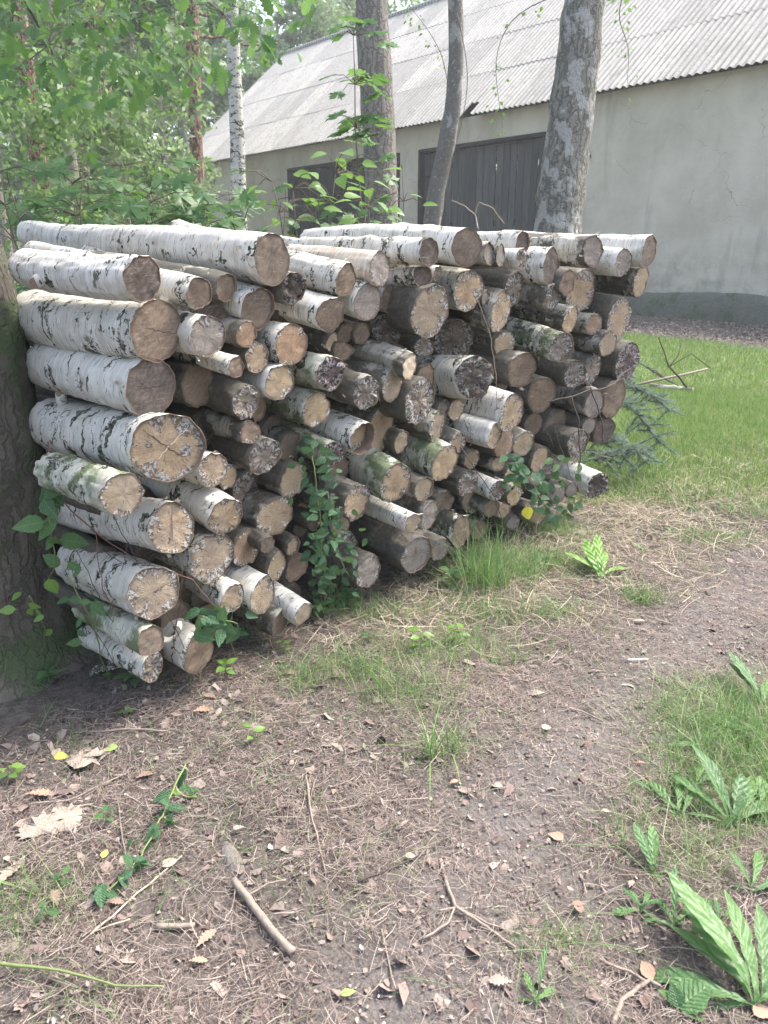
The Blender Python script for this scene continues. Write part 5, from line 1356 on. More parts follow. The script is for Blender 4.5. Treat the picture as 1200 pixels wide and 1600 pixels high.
cane('thin twig hanging in the gap left of the lichen log', [(715, 455), (745, 462), (768, 530), (775, 600), (776, 640)], [3.6, 3.55, 3.6, 3.6, 3.6], .0026, M_stick, seed=25)
cane('bare curved twig leaning across the saw-lined log', [(715, 690), (740, 730), (775, 780), (790, 830)], [3.5, 3.45, 3.5, 3.6], .0028, seed=27)
cane('slender twig standing up on top of the stack behind the big brown end', [(748, 358), (742, 335), (727, 322), (703, 312)], [4.3, 4.4, 4.5, 4.5], .004, M_stick, seed=29, forks=[([(742, 335), (748, 316), (770, 325), (788, 350)], [4.4, 4.4, 4.4, 4.4])], name='twig')
cane('dark tangle of twigs over the lower right end of the stack', [(860, 640), (875, 700), (905, 770)], [4.1, 4.0, 4.1], .0022, seed=31, forks=[([(930, 650), (950, 690), (935, 710)], [4.3, 4.3, 4.3]), ([(880, 620), (850, 660), (865, 700)], [4.0, 4.0, 4.0])])
cane('dry twig with fallen needles under the stack right end', [(905, 700), (925, 706), (952, 715)], [4.5, 4.4, 4.4], .004, M_stick, seed=35, name='twig')

# curled strip of white bark in front of the curl-bark log
root = empty('bark_curl', at(272, 990, 2.38)); tag(root, 'curled strip of peeled white bark hanging between the lowest logs', 'bark')
W_ = [at(x, y, 2.36) - root.location for x, y in ((256, 999), (263, 1000), (272, 996), (280, 990), (284, 982), (282, 975), (277, 974), (275, 979))]
V = []; F = []
for i, p in enumerate(W_): V += [p + Vector((0, .012, .004)), p + Vector((0, -.012, -.003))]
for i in range(7): F.append((2 * i, 2 * i + 1, 2 * i + 3, 2 * i + 2))
o = obj('strip', mesh('strip', V, F, M_flap), root)
# short broken piece at the foot
root = empty('bark_piece', gz(145, 1052, .02)); tag(root, 'short broken white birch piece on the soil left of the stack foot', 'wood piece')
b = gz(192, 1043, .03) - root.location
V = []; F = []
for i in range(9):
    t = i / 8
    for k in range(9):
        th_ = math.pi * (k / 8); rad = .026 * (1 + .15 * math.sin(i * 3 + k))
        V.append(Vector((b.x * t, b.y * t - .0 + rad * math.cos(th_), b.z * t + rad * math.sin(th_) - .008)) + Vector((.004 * math.sin(k * 5) if i in (0, 8) else 0, 0, 0)))
for i in range(8):
    for k in range(8): a = i * 9 + k; F.append((a, a + 1, a + 10, a + 9))
o = obj('bark', mesh('bark', V, F, BARK['w']), root); sm = o.modifiers.new('thick', 'SOLIDIFY'); sm.thickness = .005

# ---------------------------------------------------------------- pine cones
def cone(label, px, py, s):
    root = empty('pine_cone', gz(px, py, s * .55)); tag(root, label, 'pine cone', 'pine cones'); root.rotation_euler = (1.3, .3, random.random() * 6)
    m = M_dstick
    g = Geo(); g.tube([(0, 0, -s * .9), (0, 0, -s * .3), (0, 0, s * .5), (0, 0, s)], [s * .3, s * .5, s * .4, s * .1], 10); g.obj('core', m, root)
    g = Geo()
    for i in range(60):
        t = i / 60; z = -s * .85 + 1.75 * s * t; a = i * 2.4; rr_ = s * .66 * math.sin(math.pi * (t * .85 + .12)) + .002
        d_ = Vector((math.cos(a), math.sin(a), .35)); sd_ = Vector((-math.sin(a), math.cos(a), 0))
        c = Vector((0, 0, z)); g.add([c + sd_ * s * .05, c - sd_ * s * .05, c + d_ * rr_ - sd_ * s * .16, c + d_ * rr_ * 1.1 + Vector((0, 0, -.0015)), c + d_ * rr_ + sd_ * s * .16], [(0, 1, 2, 3, 4)])
    o = g.obj('scales', M_stick if px < 300 else m, root); o['kind'] = 'stuff'
cone('dark pine cone on bare soil in the middle of the path', 596, 1163, .018)
cone('brown pine cone among litter left below the stack', 131, 1124, .018)

# ---------------------------------------------------------------- broad-leaved weeds
def rosette(label, px, py, leaves, name='dock_plant', cat='plant', group='broad-leaved weeds', me='dock', wscale=1., curl=0):
    c = gr(px, py); root = empty(name, c); tag(root, label, cat, group)
    g = Geo(); g.tube([(0, 0, -.02), (0, 0, .006)], [.004, .002], 8); g.obj('crown_base', M_stem, root)
    for (ang_, tilt, ln, wd) in leaves:           # direction on the ground (0 = right, 90 = away), rise, length, width factor
        a = R(ang_ + random.uniform(-6, 6)); t = R(tilt)
        d = Vector((math.cos(a) * math.cos(t), math.sin(a) * math.cos(t), math.sin(t)))
        o = bpy.data.objects.new('leaf', leafme[(random.choice(['dock', 'dockl', 'dockm', 'dockn']) if me == 'dock' else me) if not isinstance(wd, str) else wd]); w_ = 1 if isinstance(wd, str) else wd
        nh = Vector((-math.cos(a) * .7 * math.sin(t) + random.gauss(0, .25), -math.sin(a) * math.sin(t) * .7 + random.gauss(0, .2) - .2, 1))
        M = Matrix.Translation(Vector((random.gauss(0, .004), random.gauss(0, .004), .008))) @ orient(d, nh) @ Matrix.Diagonal((ln * (w_ if isinstance(wd, str) else w_ * .66) * random.uniform(.8, 1.15), ln * random.uniform(.68, .9), ln * random.uniform(.6, 1.3), 1))
        COL.objects.link(o); o.parent = root; o.matrix_basis = M
    return root
rosette('tallest dock plant with big crinkled leaves in the bottom right corner', 1180, 1572, [(100, 62, .27, 1.35), (120, 50, .24, 1.5), (80, 72, .20, 1.3), (140, 45, .20, 1.2), (60, 60, .2, 1.3), (20, 50, .2, 1.2), (170, 35, .17, 1.2), (90, 30, .16, 1.1), (200, 30, .12, 1.2)])
rosette('large light green dock at the right edge of the path grass', 1143, 1293, [(95, 65, .22, 1.1), (125, 50, .19, 1.0), (145, 55, .17, .9), (60, 55, .20, 1.3), (35, 45, .20, 1.5), (110, 75, .15, .9), (20, 30, .18, 1.2), (165, 40, .13, .9)])
rosette('pale leafed dock with two long blades left of the large one', 1058, 1280, [(75, 55, .16, .9), (120, 42, .15, 1.0), (50, 60, .12, .9), (150, 40, .10, .8)])
rosette('upright small dock with wavy leaves beside the path', 1022, 1368, [(105, 70, .14, 1.5), (88, 72, .12, 1.6), (65, 66, .11, 1.2), (160, 20, .07, 1.3), (20, 15, .10, 1.4), (345, 10, .08, 1.6), (300, 8, .06, 2.0)])
rosette('flat spreading dock with one long leaf pointing left', 1055, 1450, [(150, 18, .17, 1.3), (85, 70, .13, 1.0), (40, 30, .11, 1.5), (10, 25, .10, 1.4), (100, 40, .10, 1.2)])
rosette('ragged weed with dark crumpled leaves in front of the tallest dock', 1120, 1545, [(150, 12, .19, 1.9), (165, 25, .16, 1.7), (125, 20, .15, 1.8), (185, 12, .12, 1.6), (215, 10, .10, 1.9)])
rosette('bright three-leaved plantain right of the grass tuft', 940, 905, [(115, 65, .25, 1.3), (98, 50, .16, 1.3), (62, 50, .24, 1.2), (25, 40, .24, 1.2), (135, 72, .20, 1.3), (85, 75, .24, 1.2)], me='dockb')
rosette('small pale weed behind the bright plantain', 1005, 862, [(110, 60, .10, 1.3), (60, 40, .10, 1.2), (20, 30, .08, 1.)], me='dock')
rosette('small yellow-green weed on the dry litter', 1050, 835, [(100, 50, .09, 1.5), (60, 40, .08, 1.4), (150, 40, .07, 1.4), (20, 40, .08, 1.2)])
rosette('grassy little dandelion on the far side of the path', 1005, 940, [(20, 15, .10, 1.2), (100, 40, .08, 1.2), (160, 25, .09, 1.1), (60, 35, .07, 1.3)])
rosette('two-leaved seedling at the bottom middle of the path', 838, 1572, [(110, 40, .09, 1.2), (40, 25, .07, 1.8), (155, 15, .07, 1.8), (80, 70, .12, .6)])
rosette('toothed seedling with broad pale leaf low in the right corner', 1062, 1572, [(25, 25, .11, 'ovate'), (60, 35, .07, 'ovate'), (110, 50, .06, 'ovate'), (150, 25, .05, 'ovate'), (320, 15, .05, 'ovate')], me='ovate')
rosette('right-edge dandelion leaves above the tallest dock', 1172, 1400, [(100, 60, .11, 1.0), (50, 45, .14, 1.2), (20, 50, .12, 1.4), (130, 30, .07, 1.1)])
rosette('upright leafy dock at the right edge in thick grass', 1190, 1100, [(110, 65, .18, 1.1), (80, 70, .2, 1.2), (140, 45, .14, 1.), (50, 50, .16, 1.2)])

for lab, px, py, k_ in (('small dock among the thick grass at the right edge', 1150, 1140, 1.0), ('low dandelion inside the right grass patch', 1100, 1165, .8), ('narrow-leaved weed at the near rim of the right grass', 1085, 1225, .9),
                       ('leafy weed between the large dock and the right edge', 1190, 1260, 1.1), ('small weed left of the flat spreading dock', 1000, 1420, .6), ('tiny rosette on the path rim below the right grass', 1020, 1250, .6),
                       ('yellow-green rosette in litter at the lawn edge', 1090, 800, .9), ('broad weed behind the tallest dock', 1120, 1450, .8)):
    rosette(lab, px, py, [(a, 25 + 35 * random.random(), k_ * random.uniform(.07, .13), random.uniform(1, 1.7)) for a in (10, 60, 100, 140, 190, 300)])
HERBS = [('pair of small heart leaves before the lowest pale log', 443, 1022, .035, 5, 'smallb'), ('bright little sprout under the lowest round log', 352, 1062, .045, 7, 'smallb'), ('small sprout below the grey-ended sunk log', 575, 1010, .04, 5, 'small'),
         ('broad-leaved seedling on dry grass before the stack', 655, 1022, .06, 6, 'smallb'), ('fresh seedling right of the broad-leaved one', 712, 1005, .055, 6, 'smallb'), ('leafy weed at the foot of the dark-pith log', 703, 915, .075, 9, 'small'),
         ('nettle-like weed right of the tall grass', 845, 880, .06, 10, 'small'), ('bright sprout at the far left edge of the litter', 18, 1228, .045, 6, 'smallb'), ('small weed clump below the oak root', 75, 1065, .05, 10, 'small'),
         ('leafy sprout left of the stack foot on dark soil', 208, 1068, .06, 10, 'small'), ('low weed at the left edge under the oak', 8, 1050, .06, 9, 'smallb'), ('tiny sprout below the stack foot', 198, 1116, .03, 5, 'smallb'),
         ('two small leaves low beside the runner', 165, 1288, .04, 4, 'small'), ('small weed left of the flat dock', 100, 1390, .035, 5, 'small'), ('tiny green sprig in the lower left litter', 75, 1450, .03, 5, 'small'),
         ('little herb at the foot of the ivy', 545, 955, .06, 14, 'small'), ('dark herb right of the lowest pale log', 500, 970, .05, 12, 'small'), ('single sprout on the litter left of the grass blades', 395, 1165, .04, 3, 'smallb'),
         ('dark leafy herb beneath the outlying stub log', 835, 815, .07, 16, 'ivy'), ('weed clump in the lawn beside the pine bough', 1005, 725, .09, 12, 'smallb')]
for i, (lab, px, py, sz, n_, lm) in enumerate(HERBS):
    c = gr(px, py); root = empty('herb', c); tag(root, lab, 'plant', 'small herbs on the woodland floor')
    g = Geo(); H_ = sz * random.uniform(.8, 1.6)
    g.tube([(0, 0, -.01), (sz * .1, 0, H_ * .5), (sz * .05, 0, H_)], [.0016, .0014, .001], 5); g.obj('stem', M_stem, root)
    for k in range(n_):
        a = k * 2.4 + i; z = H_ * (.35 + .65 * k / max(1, n_ - 1))
        d = Vector((math.cos(a), math.sin(a), random.uniform(-.1, .6)))
        place('leaf', leafme[lm], root, c + Vector((sz * .05, 0, z)) + d * sz * .15, d, (random.gauss(0, .2), -.3 + random.gauss(0, .2), 1), sz * random.uniform(.6, 1.05))

def climber(label, line, n, lm, size, spread=.05, name='climbing_vine', rad=.003, face=(0, -1, .5), group=None, seed=0):
    random.seed(seed + 300)
    root = empty(name, line[0]); tag(root, label, 'vine', group)
    Q = []
    for k in range(len(line) - 1): Q += wander(line[k], line[k + 1], 6, .06, k + seed)[:-1]
    Q.append(line[-1])
    g = Geo(); g.tube([q - root.location for q in Q], tap(len(Q), rad, rad * .5), 6); g.obj('stem', M_stem, root)
    for k in range(n):
        q = Q[int(random.random() * len(Q))] + Vector((random.gauss(0, spread), random.gauss(0, spread * .5), random.gauss(0, spread * .6)))
        d = Vector((random.gauss(0, 1), random.gauss(-.3, .4), random.gauss(-.3, .5)))
        place('leaf', leafme[lm], root, q, d, Vector(face) + Vector((random.gauss(0, .35), random.gauss(0, .25), random.gauss(0, .35))), size * random.uniform(.6, 1.2))
    return root
climber('dense climbing vine growing up the middle of the stack', [gz(520, 945, 0), at(505, 880, 2.85), at(500, 800, 2.80), at(492, 740, 2.78), at(488, 695, 2.85)], 120, 'ivy', .046, .042, seed=1)
climber('second leafy vine beside the dense one at its foot', [gz(560, 930, 0), at(535, 880, 2.9), at(520, 830, 2.85), at(512, 770, 2.85)], 50, 'ivy', .04, .045, seed=2)
climber('low bramble leaves in front of the curl-bark log', [gz(390, 985, 0), at(365, 972, 2.5), at(335, 965, 2.42), at(310, 962, 2.4)], 22, 'ivy', .075, .03, name='bramble', seed=3)
climber('nettle growing up against the mossy oak', [gz(95, 960, 0), at(85, 860, 2.35), at(75, 800, 2.35), at(70, 772, 2.35)], 14, 'ovate', .085, .035, name='nettle', seed=4)
climber('loose herb stem with round leaves at the oak foot', [gz(80, 1020, 0), at(62, 960, 2.4), at(45, 930, 2.4)], 9, 'smallb', .06, .03, name='herb', seed=5)
climber('leafy stem left of the small bottom log', [gz(175, 1060, 0), at(130, 945, 2.3), at(105, 900, 2.3)], 12, 'small', .06, .045, name='herb', seed=6)
climber('vine with a yellowing leaf on the lower right of the stack', [gz(870, 815, 0), at(845, 780, 3.7), at(825, 740, 3.7), at(800, 715, 3.65)], 46, 'ivy', .065, .06, seed=7)
climber('leafy trail hanging over the right corner of the stack', [gz(905, 795, 0), at(880, 750, 4.0), at(860, 715, 4.0)], 22, 'small', .055, .06, seed=8)
climber('green runner trailing over the litter in the left foreground', [gz(292, 1218, .05), gz(262, 1268, .03), gz(238, 1325, .03), gz(205, 1382, .02), gz(150, 1425, .02)], 34, 'ivy', .05, .016, name='bramble', face=(0, -.2, 1), seed=9)
rosette('pair of round pale leaves topping the green runner', 285, 1245, [(160, 30, .055, 'smallb'), (20, 25, .055, 'small'), (350, 20, .05, 'smallb'), (90, 40, .045, 'small')], name='bramble', me='small')
random.seed(99)
for lab, px, py, Yd, sz, mm in (('yellow leaf among the vine at the right of the stack', 822, 792, 3.62, .075, 'y'), ('pale round leaf hanging by the mossy oak', 76, 905, 2.3, .06, 'g')):
    Mx = islandmat('yellowed leaf', [(0, (.50, .46, .06)), (1, (.5, .46, .06))], .5, trans=.4) if mm == 'y' else L_bright
    me = mesh('leaf', *ovate_leaf(), Mx); o = obj('single_leaf', me); o.matrix_basis = Matrix.Translation(at(px, py, Yd)) @ orient((.3, 0, -1), (0, -1, .3)) @ Matrix.Diagonal((sz * 1.3, sz, sz, 1)); tag(o, lab, 'leaf')

# ---------------------------------------------------------------- dead leaves one can tell apart
def deadmat(name, c1, c2):
    m = NT(name); v = m.objco()
    c = m.mix(m.noise(v, 5, 4, .6), c1, c2); c = m.mix(m.step(m.noise(v, 16, 3), .55, .7, 0, .5), c, tuple(k * .45 for k in c1))
    return m.done(c, m.bump(m.noise(v, 18, 3), .4, .03), .8)
DL = {'p': deadmat('pale dead leaf', (.26, .205, .165), (.40, .325, .265)), 'o': deadmat('orange dead leaf', (.26, .165, .115), (.40, .27, .195)), 'b': deadmat('brown dead leaf', (.17, .11, .085), (.30, .21, .165)), 'y': deadmat('yellow leaf', (.38, .34, .07), (.30, .32, .10)), 'g': deadmat('fallen green leaf', (.20, .28, .08), (.26, .33, .12))}
DEAD = [('big pale ragged maple leaf lying in the left foreground', 95, 1290, .13, 'maple', 'p', 200), ('second pale ragged leaf touching the biggest one', 62, 1302, .10, 'maple', 'p', 100), ('brown maple leaf below the stack foot at left', 135, 1190, .12, 'maple', 'p', 40),
        ('crumpled pinkish leaf left of the green runner', 60, 1250, .08, 'oak', 'o', 10), ('pale oak leaf below the big ragged leaves', 12, 1385, .09, 'oak', 'p', 80), ('curled brown leaf at the lower left edge', 90, 1420, .06, 'oak', 'b', 120),
        ('orange brown leaf under the lowest round log', 315, 1115, .07, 'oak', 'o', 20), ('dark reddish leaf near the lowest round log', 330, 1095, .055, 'oak', 'b', 150), ('yellow-green leaf lying on the left litter', 95, 1189, .045, 'ovate', 'y', 0),
        ('upright half-yellow leaf left of the stack foot', 174, 1172, .05, 'ovate', 'g', 200), ('small yellow curved leaf beside the runner', 165, 1345, .035, 'ovate', 'y', 90), ('tan leaf with lobes near the bottom left', 320, 1478, .06, 'oak', 'o', 60),
        ('orange leaf fragment near the bottom left', 308, 1512, .04, 'oak', 'o', 10), ('pale pink leaf on the path near the long root', 372, 1303, .03, 'ovate', 'p', 30), ('round green leaf on bare soil at the bottom', 542, 1557, .035, 'small', 'g', 20),
        ('peach leaf fragment in the middle of the path', 522, 1248, .028, 'oak', 'o', 80), ('small peach leaf right of the pine cone', 708, 1227, .03, 'oak', 'o', 30), ('oval tan leaf on the path right of centre', 778, 1236, .035, 'ovate', 'p', 170),
        ('tan leaf on the path beyond the grass blades', 840, 1086, .06, 'oak', 'p', 180), ('flat leaf on the far path edge', 852, 1145, .035, 'ovate', 'p', 10), ('brown leaf on the far path beyond the plantain', 1000, 968, .05, 'ovate', 'p', 160),
        ('big pale leaf in the right path litter', 870, 1310, .045, 'ovate', 'o', 140), ('reddish curled leaf left of the right grass patch', 1002, 1193, .035, 'oak', 'o', 160), ('pair-like tan leaf left of the upright dock', 945, 1275, .025, 'ovate', 'p', 0),
        ('pink-brown leaf under the ragged weed', 1012, 1518, .055, 'small', 'o', 100), ('pale curled leaf in the bottom middle litter', 785, 1540, .05, 'oak', 'p', 170), ('brown leaf in the right corner under the tall dock', 1190, 1582, .05, 'ovate', 'o', 20),
        ('tan leaf by the flat spreading dock', 985, 1385, .03, 'oak', 'p', 60), ('bleached leaf on the path left of the forked stick', 640, 1345, .03, 'small', 'p', 10), ('pinkish leaf beside the forked grey stick', 905, 1422, .035, 'small', 'b', 90),
        ('grey flat bark chip on the right litter', 902, 1415, .035, 'small', 'b', 10), ('brown lobed leaf at the foot of the lowest pale log', 455, 1055, .05, 'oak', 'b', 150), ('pale leaf on dry litter right of the stack', 905, 830, .08, 'maple', 'p', 80),
        ('tan leaf lying on the needles under the runner', 265, 1360, .045, 'small', 'p', 40), ('crumpled grey leaf left of the root', 180, 1425, .04, 'oak', 'b', 10), ('pale lobed leaf among litter right of the pine cone at left', 225, 1215, .06, 'oak', 'b', 40)]
shape = {'maple': maple_leaf(), 'oak': oak_leaf(), 'ovate': ovate_leaf(), 'small': small_ovate()}
dm = {}
for lab, px, py, sz, sh, cl, ang_ in DEAD:
    if (sh, cl) not in dm: dm[(sh, cl)] = mesh('fallen_leaf', *shape[sh], DL[cl])
    o = bpy.data.objects.new('fallen_leaf', dm[(sh, cl)]); COL.objects.link(o); tag(o, lab, 'leaf', 'dead leaves on the ground')
    a = R(ang_); d = Vector((math.cos(a), math.sin(a), random.uniform(.02, .12)))
    p = gr(px, py) - Vector((d.x, d.y, 0)) * sz * .4; p.z = float(hz(p.x, p.y)) + .014
    o.matrix_basis = Matrix.Translation(p) @ orient(d, (random.gauss(0, .15), random.gauss(0, .15), 1)) @ Matrix.Diagonal((sz * random.uniform(.9, 1.2), sz, sz * random.uniform(.7, 1.3), 1))

# ================================================================ LITTER AND GRASS
def in_view(x, y, margin=.25):
    return (np.abs(x) < .52 * (y * .95 + .5) + margin) & (y > .85)
def pile_side(x, y): return (x + .72) * .719 - (y - 2.55) * .695       # > 0 in front of the stack's face
def sample(n, x0, x1, y0, y1, dens):
    out = []
    tot = 0
    while tot < n:
        x = rng.uniform(x0, x1, n * 2); y = rng.uniform(y0, y1, n * 2)
        k = (rng.random(n * 2) < dens(x, y)) & in_view(x, y)
        out.append(np.stack([x[k], y[k]], 1)); tot += k.sum()
        if len(out) > 60: break
    return np.concatenate(out)[:n]
def strips(P, ln, wd, tilt, m, name, label, segs=2, arch=.1, lift=.004, seed=0):   # needles, straws: bent ribbons lying about
    g_ = np.random.default_rng(seed); n = len(P)
    a = g_.uniform(0, 2 * np.pi, n); L = g_.uniform(ln[0], ln[1], n); W = g_.uniform(wd[0], wd[1], n)
    tl = g_.normal(0, tilt, n); z0 = hz(P[:, 0], P[:, 1]) + .008 * nrm2(P[:, 0] * 4, P[:, 1] * 4) + lift + g_.random(n) * lift * 1.5
    d = np.stack([np.cos(a) * np.cos(tl), np.sin(a) * np.cos(tl), np.abs(np.sin(tl))], 1); s = np.stack([-np.sin(a), np.cos(a), g_.normal(0, .5, n)], 1)
    bend = g_.normal(0, arch, n); rows = []
    for j in range(segs + 1):
        t = j / segs
        c = np.stack([P[:, 0], P[:, 1], z0], 1) + d * (L * (t - .5))[:, None] + s * (bend * L * (t * (1 - t)) * 4)[:, None] * [1, 1, 0]
        c[:, 2] += np.where(np.sin(tl) > 0, 0, 0) + np.abs(np.sin(tl)) * L * .5
        w_ = (W * (1 - .5 * abs(t - .5)))[:, None] * s * .5
        rows += [c - w_, c + w_]
    V = np.stack(rows, 1).reshape(-1, 3); k = 2 * (segs + 1)
    b = (np.arange(n) * k)[:, None]
    F = np.concatenate([b + np.array([2 * j, 2 * j + 1, 2 * j + 3, 2 * j + 2]) for j in range(segs)], 1).reshape(-1, 4)
    return tag(obj(name, mesh(name, V, F, m)), label, kind='stuff')
front = lambda x, y: np.clip(pile_side(x, y) / .15 + .9, 0, 1)
litd = lambda x, y: front(x, y) * (1 - .6 * path(x, y)) * (1 - .8 * lawn(x, y)) * np.clip(.55 + .6 * nrm2(x * 1.3, y * 1.3), .15, 1)
M_need = islandmat('dry needles', [(0, (.08, .06, .052)), (.4, (.16, .12, .10)), (.75, (.225, .18, .155)), (1, (.34, .285, .24))], .8)
M_chip = islandmat('leaf crumbs', [(0, (.09, .065, .058)), (.4, (.20, .145, .125)), (.8, (.22, .18, .155)), (.97, (.29, .245, .21)), (1, (.42, .37, .32))], .8)
M_straw = islandmat('dry grass straw', [(0, (.15, .125, .085)), (.5, (.27, .225, .155)), (1, (.42, .36, .26))], .7)
P = sample(95000, -2.4, 4, .85, 6.5, litd)
strips(P, (.02, .055), (.0008, .0015), .12, M_need, 'pine_needles', 'brown fallen pine needles covering the woodland floor', seed=1)
P = sample(6000, -2.4, 4, .85, 5, lambda x, y: front(x, y) * (1 - .6 * path(x, y)))
strips(P, (.04, .10), (.001, .002), .16, M_need, 'fine_twigs', 'thin brown twiglets strewn over needles and soil', segs=3, arch=.07, seed=2)
# crumbs of leaf and bark
def chips(P, smin, smax, m, name, label, seed):
    g_ = np.random.default_rng(seed); n = len(P); s = smin + (smax - smin) * g_.random(n) ** 3
    z = hz(P[:, 0], P[:, 1]) + .008 * nrm2(P[:, 0] * 4, P[:, 1] * 4) + .004 + g_.random(n) * .004
    nr = g_.normal(0, .35, (n, 3)); nr[:, 2] = 1; nr /= np.linalg.norm(nr, axis=1)[:, None]
    a = np.cross(nr, g_.normal(size=(n, 3))); a /= np.linalg.norm(a, axis=1)[:, None]; b = np.cross(nr, a)
    c = np.stack([P[:, 0], P[:, 1], z], 1); R5 = []
    for k in range(6):
        th_ = 2 * np.pi * k / 6; rr = s * g_.uniform(.45, 1.1, n)
        R5.append(c + a * (rr * np.cos(th_))[:, None] + b * (rr * np.sin(th_) * .6)[:, None] + nr * (s * g_.normal(0, .12, n))[:, None])
    V = np.stack(R5, 1).reshape(-1, 3); F = np.arange(n * 6).reshape(n, 6)
    return tag(obj(name, mesh(name, V, F, m)), label, kind='stuff')
P = sample(30000, -2.4, 4, .85, 5.5, lambda x, y: front(x, y) * np.clip(.5 + .5 * path(x, y) + .3 * nrm2(x * 2, y * 2), .1, 1))
chips(P, .002, .0105, M_chip, 'leaf_crumbs', 'pale and brown crumbs of leaf and bark on the path', 3)
P = sample(1700, -2.4, 2.5, .85, 4.5, lambda x, y: front(x, y) * np.clip(.5 - x * .5, .12, 1))
chips(P, .010, .034, M_chip, 'leaf_fragments', 'larger torn scraps of dead leaves on the litter', 4)
P = sample(5500, -1.2, 3.4, 2.3, 6.2, lambda x, y: front(x, y) * np.exp(-((pile_side(x, y) - .35) / .45) ** 2) * np.clip((y - 2.6) / .5, 0, 1))
strips(P, (.07, .20), (.0014, .003), .22, M_straw, 'dry_grass', 'straw-coloured dry grass lying along the foot of the stack', segs=4, arch=.14, seed=5)
P = sample(2200, 1.2, 3.8, 4.1, 5.8, lambda x, y: np.exp(-((y - 4.75) / .45) ** 2))
strips(P, (.07, .18), (.0016, .0035), .22, M_straw, 'mown_straw', 'matted dry straw where path meets lawn', segs=3, arch=.14, seed=6)
def wallstrip(x, y): 
    dw = (BARN.x - x) * NX.x + (BARN.y - y) * NX.y
    return ((dw > 0) & (dw < 3.4)) * 1.
P = sample(26000, 1.5, 12, 6, 20, wallstrip)
chips(P, .012, .04, islandmat('leaf drift', [(0, (.14, .11, .09)), (.5, (.26, .21, .17)), (1, (.42, .35, .28))]), 'leaf_drift', 'brown drift of old leaves along the foot of the barn wall', 8)
tag(bpy.data.objects['leaf_drift'])

def blades(P, ln, wd, lean, m, name, label, seed, segs=3, droop=.6):
    g_ = np.random.default_rng(seed); n = len(P)
    a = g_.uniform(0, 2 * np.pi, n); L = g_.uniform(ln[0], ln[1], n) ; W = g_.uniform(wd[0], wd[1], n); le = np.abs(g_.normal(0, lean, n))
    dh = np.stack([np.cos(a), np.sin(a)], 1); fa = g_.uniform(0, np.pi, n); sx, sy = np.cos(fa), np.sin(fa)
    z0 = hz(P[:, 0], P[:, 1]) - .004; rows = []
    for j in range(segs + 1):
        t = j / segs; out = L * (le * t + droop * g_.uniform(.3, 1, n).mean() * le * t * t * 1.3); up = L * t * (1 - .35 * np.minimum(1.6, le) * t)
        x = P[:, 0] + dh[:, 0] * out; y = P[:, 1] + dh[:, 1] * out; z = z0 + np.maximum(up, .002 + .01 * t)
        w_ = W * .5 * (1 - t) ** .7
        if j < segs:
            rows += [np.stack([x - sx * w_, y - sy * w_, z], 1), np.stack([x + sx * w_, y + sy * w_, z], 1)]
        else: rows.append(np.stack([x, y, z], 1))
    k = 2 * segs + 1; V = np.stack(rows, 1).reshape(-1, 3); b = (np.arange(n) * k)[:, None]
    tri = []
    for j in range(segs - 1): q = 2 * j; tri += [[q, q + 1, q + 3], [q, q + 3, q + 2]]
    q = 2 * (segs - 1); tri.append([q, q + 1, q + 2])
    F = np.concatenate([b + np.array(t_) for t_ in tri], 1).reshape(-1, 3)
    return tag(obj(name, mesh(name, V, F, m)), label, kind='stuff')
M_grass = islandmat('lawn grass', [(0, (.08, .15, .035)), (.5, (.15, .25, .06)), (.85, (.24, .33, .10)), (1, (.40, .38, .20))], .5, .3, .4)
M_tall = islandmat('tall grass', [(0, (.08, .17, .05)), (.6, (.17, .29, .09)), (.9, (.30, .37, .16)), (1, (.42, .38, .24))], .45, .35, .4)
P = sample(95000, 1.0, 10, 4.4, 9, lambda x, y: lawn(x, y))
blades(P, (.04, .11), (.003, .006), .55, M_grass, 'lawn_grass', 'bright green lawn grass between the stack and the barn', 21, segs=2)
P = sample(45000, 1.4, 14, 8.6, 16, lambda x, y: lawn(x, y))
blades(P, (.05, .12), (.006, .012), .6, M_grass, 'far_grass', 'far part of the lawn in front of the barn wall', 22, segs=2)
P = sample(13000, -2.4, 4, .9, 5.4, lambda x, y: np.clip(patches(x, y) - .05, 0, 1) * front(x, y))
blades(P, (.04, .13), (.0016, .0034), .75, M_tall, 'grass_patches', 'loose tufts and patches of green grass around the path', 23)
P = sample(4200, -2.4, 4, .9, 4.5, lambda x, y: front(x, y) * (1 - path(x, y)) * np.clip(.35 + nrm2(x * 1.5, y * 1.5), 0, 1) * .5)
blades(P, (.03, .10), (.0012, .0024), 1.0, M_tall, 'sparse_grass', 'sparse fine grass blades scattered over the litter', 24)
def tuft(px, py, n, rad, ln, label, lean=.4, wd=(.003, .005), seed=0):
    c = gr(px, py); q = rng.normal(0, rad, (n, 2)) + [c.x, c.y]
    o = blades(q, ln, wd, lean, M_tall, 'grass_tuft', label, 100 + seed, segs=5, droop=.8); tag(o, None, 'grass'); return o
tuft(752, 915, 170, .055, (.18, .42), 'tallest grass tuft, arching in front of the lower middle logs', .33, seed=1)
tuft(800, 905, 130, .10, (.12, .28), 'wide lower grass tuft right of the tallest one', .5, seed=2)
tuft(672, 1195, 26, .012, (.14, .24), 'lone tuft of long blades in the middle of the litter', .8, (.004, .006), seed=3)
tuft(708, 1180, 16, .012, (.10, .18), 'small tuft right of the lone long-bladed one', .7, (.003, .005), seed=4)
tuft(598, 1085, 40, .04, (.08, .18), 'fine green tuft on litter before the stack', .6, (.0016, .003), seed=5)
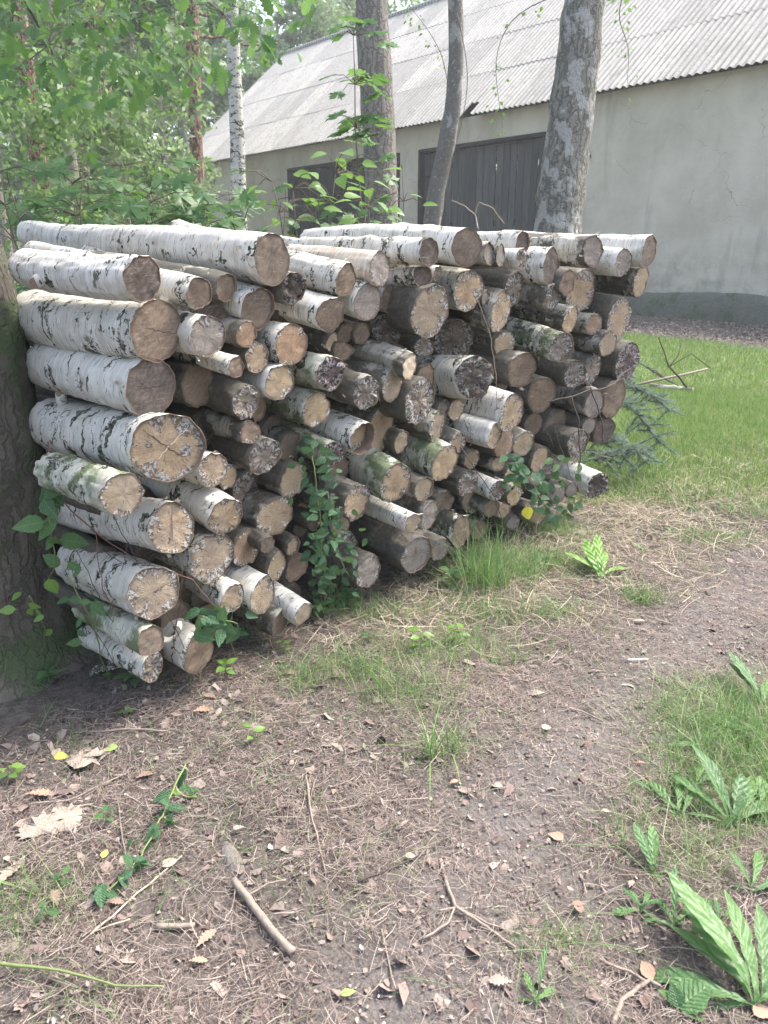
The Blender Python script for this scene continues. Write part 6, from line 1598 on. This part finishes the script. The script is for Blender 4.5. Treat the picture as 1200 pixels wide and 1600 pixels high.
tuft(480, 1075, 40, .05, (.08, .16), 'thin grass below the lowest pale log', .7, (.0016, .003), seed=6)
tuft(1000, 745, 130, .10, (.12, .26), 'bright tuft at the lawn edge right of the outlying stub log', .6, (.003, .006), seed=7)
tuft(940, 730, 120, .10, (.14, .26), 'green tuft around the right foot of the stack', .55, (.003, .006), seed=8)
tuft(980, 680, 160, .15, (.14, .28), 'grass tuft beside the low pine bough', .5, (.004, .006), seed=9)
tuft(1160, 1150, 110, .15, (.06, .18), 'thick grass tuft at the right edge behind the docks', .7, (.002, .004), seed=10)
tuft(1080, 1170, 110, .09, (.06, .15), 'low grass at the left rim of the right patch', .8, (.0018, .0034), seed=11)
tuft(35, 1420, 22, .03, (.08, .16), 'thin blades in the lower left litter', .8, (.002, .0035), seed=12)
tuft(855, 1475, 40, .035, (.05, .10), 'sparse fine grass left of the flat dock', .9, (.0014, .0024), seed=13)
tuft(1170, 1235, 130, .12, (.07, .16), 'loose grass around the large light green dock', .7, (.002, .0035), seed=17)
tuft(1120, 1110, 70, .15, (.05, .13), 'grass at the far corner of the right patch', .7, (.002, .0035), seed=18)
tuft(1012, 940, 60, .03, (.05, .10), 'little grass clump around the far dandelion', .8, (.002, .0035), seed=14)
tuft(870, 830, 90, .07, (.10, .22), 'grass growing through the lower right logs', .6, (.002, .004), seed=15)
tuft(520, 960, 60, .05, (.08, .20), 'grass blades rising at the foot of the vine', .5, (.0018, .0034), seed=16)

# ================================================================ HAZE
g = Geo(); g.box((0, 38, 10), (190, 98, 23))
mh = bpy.data.materials.new('thin bright haze'); mh.use_nodes = True
t = mh.node_tree; t.nodes.remove(t.nodes['Principled BSDF'])
pv = t.nodes.new('ShaderNodeVolumePrincipled'); pv.inputs['Color'].default_value = (.94, .98, .98, 1); pv.inputs['Density'].default_value = .0018; pv.inputs['Anisotropy'].default_value = .2
t.links.new(pv.outputs[0], t.nodes['Material Output'].inputs['Volume'])
tag(g.obj('haze', mh, smooth=False), 'thin pale haze filling the woodland clearing', kind='stuff')
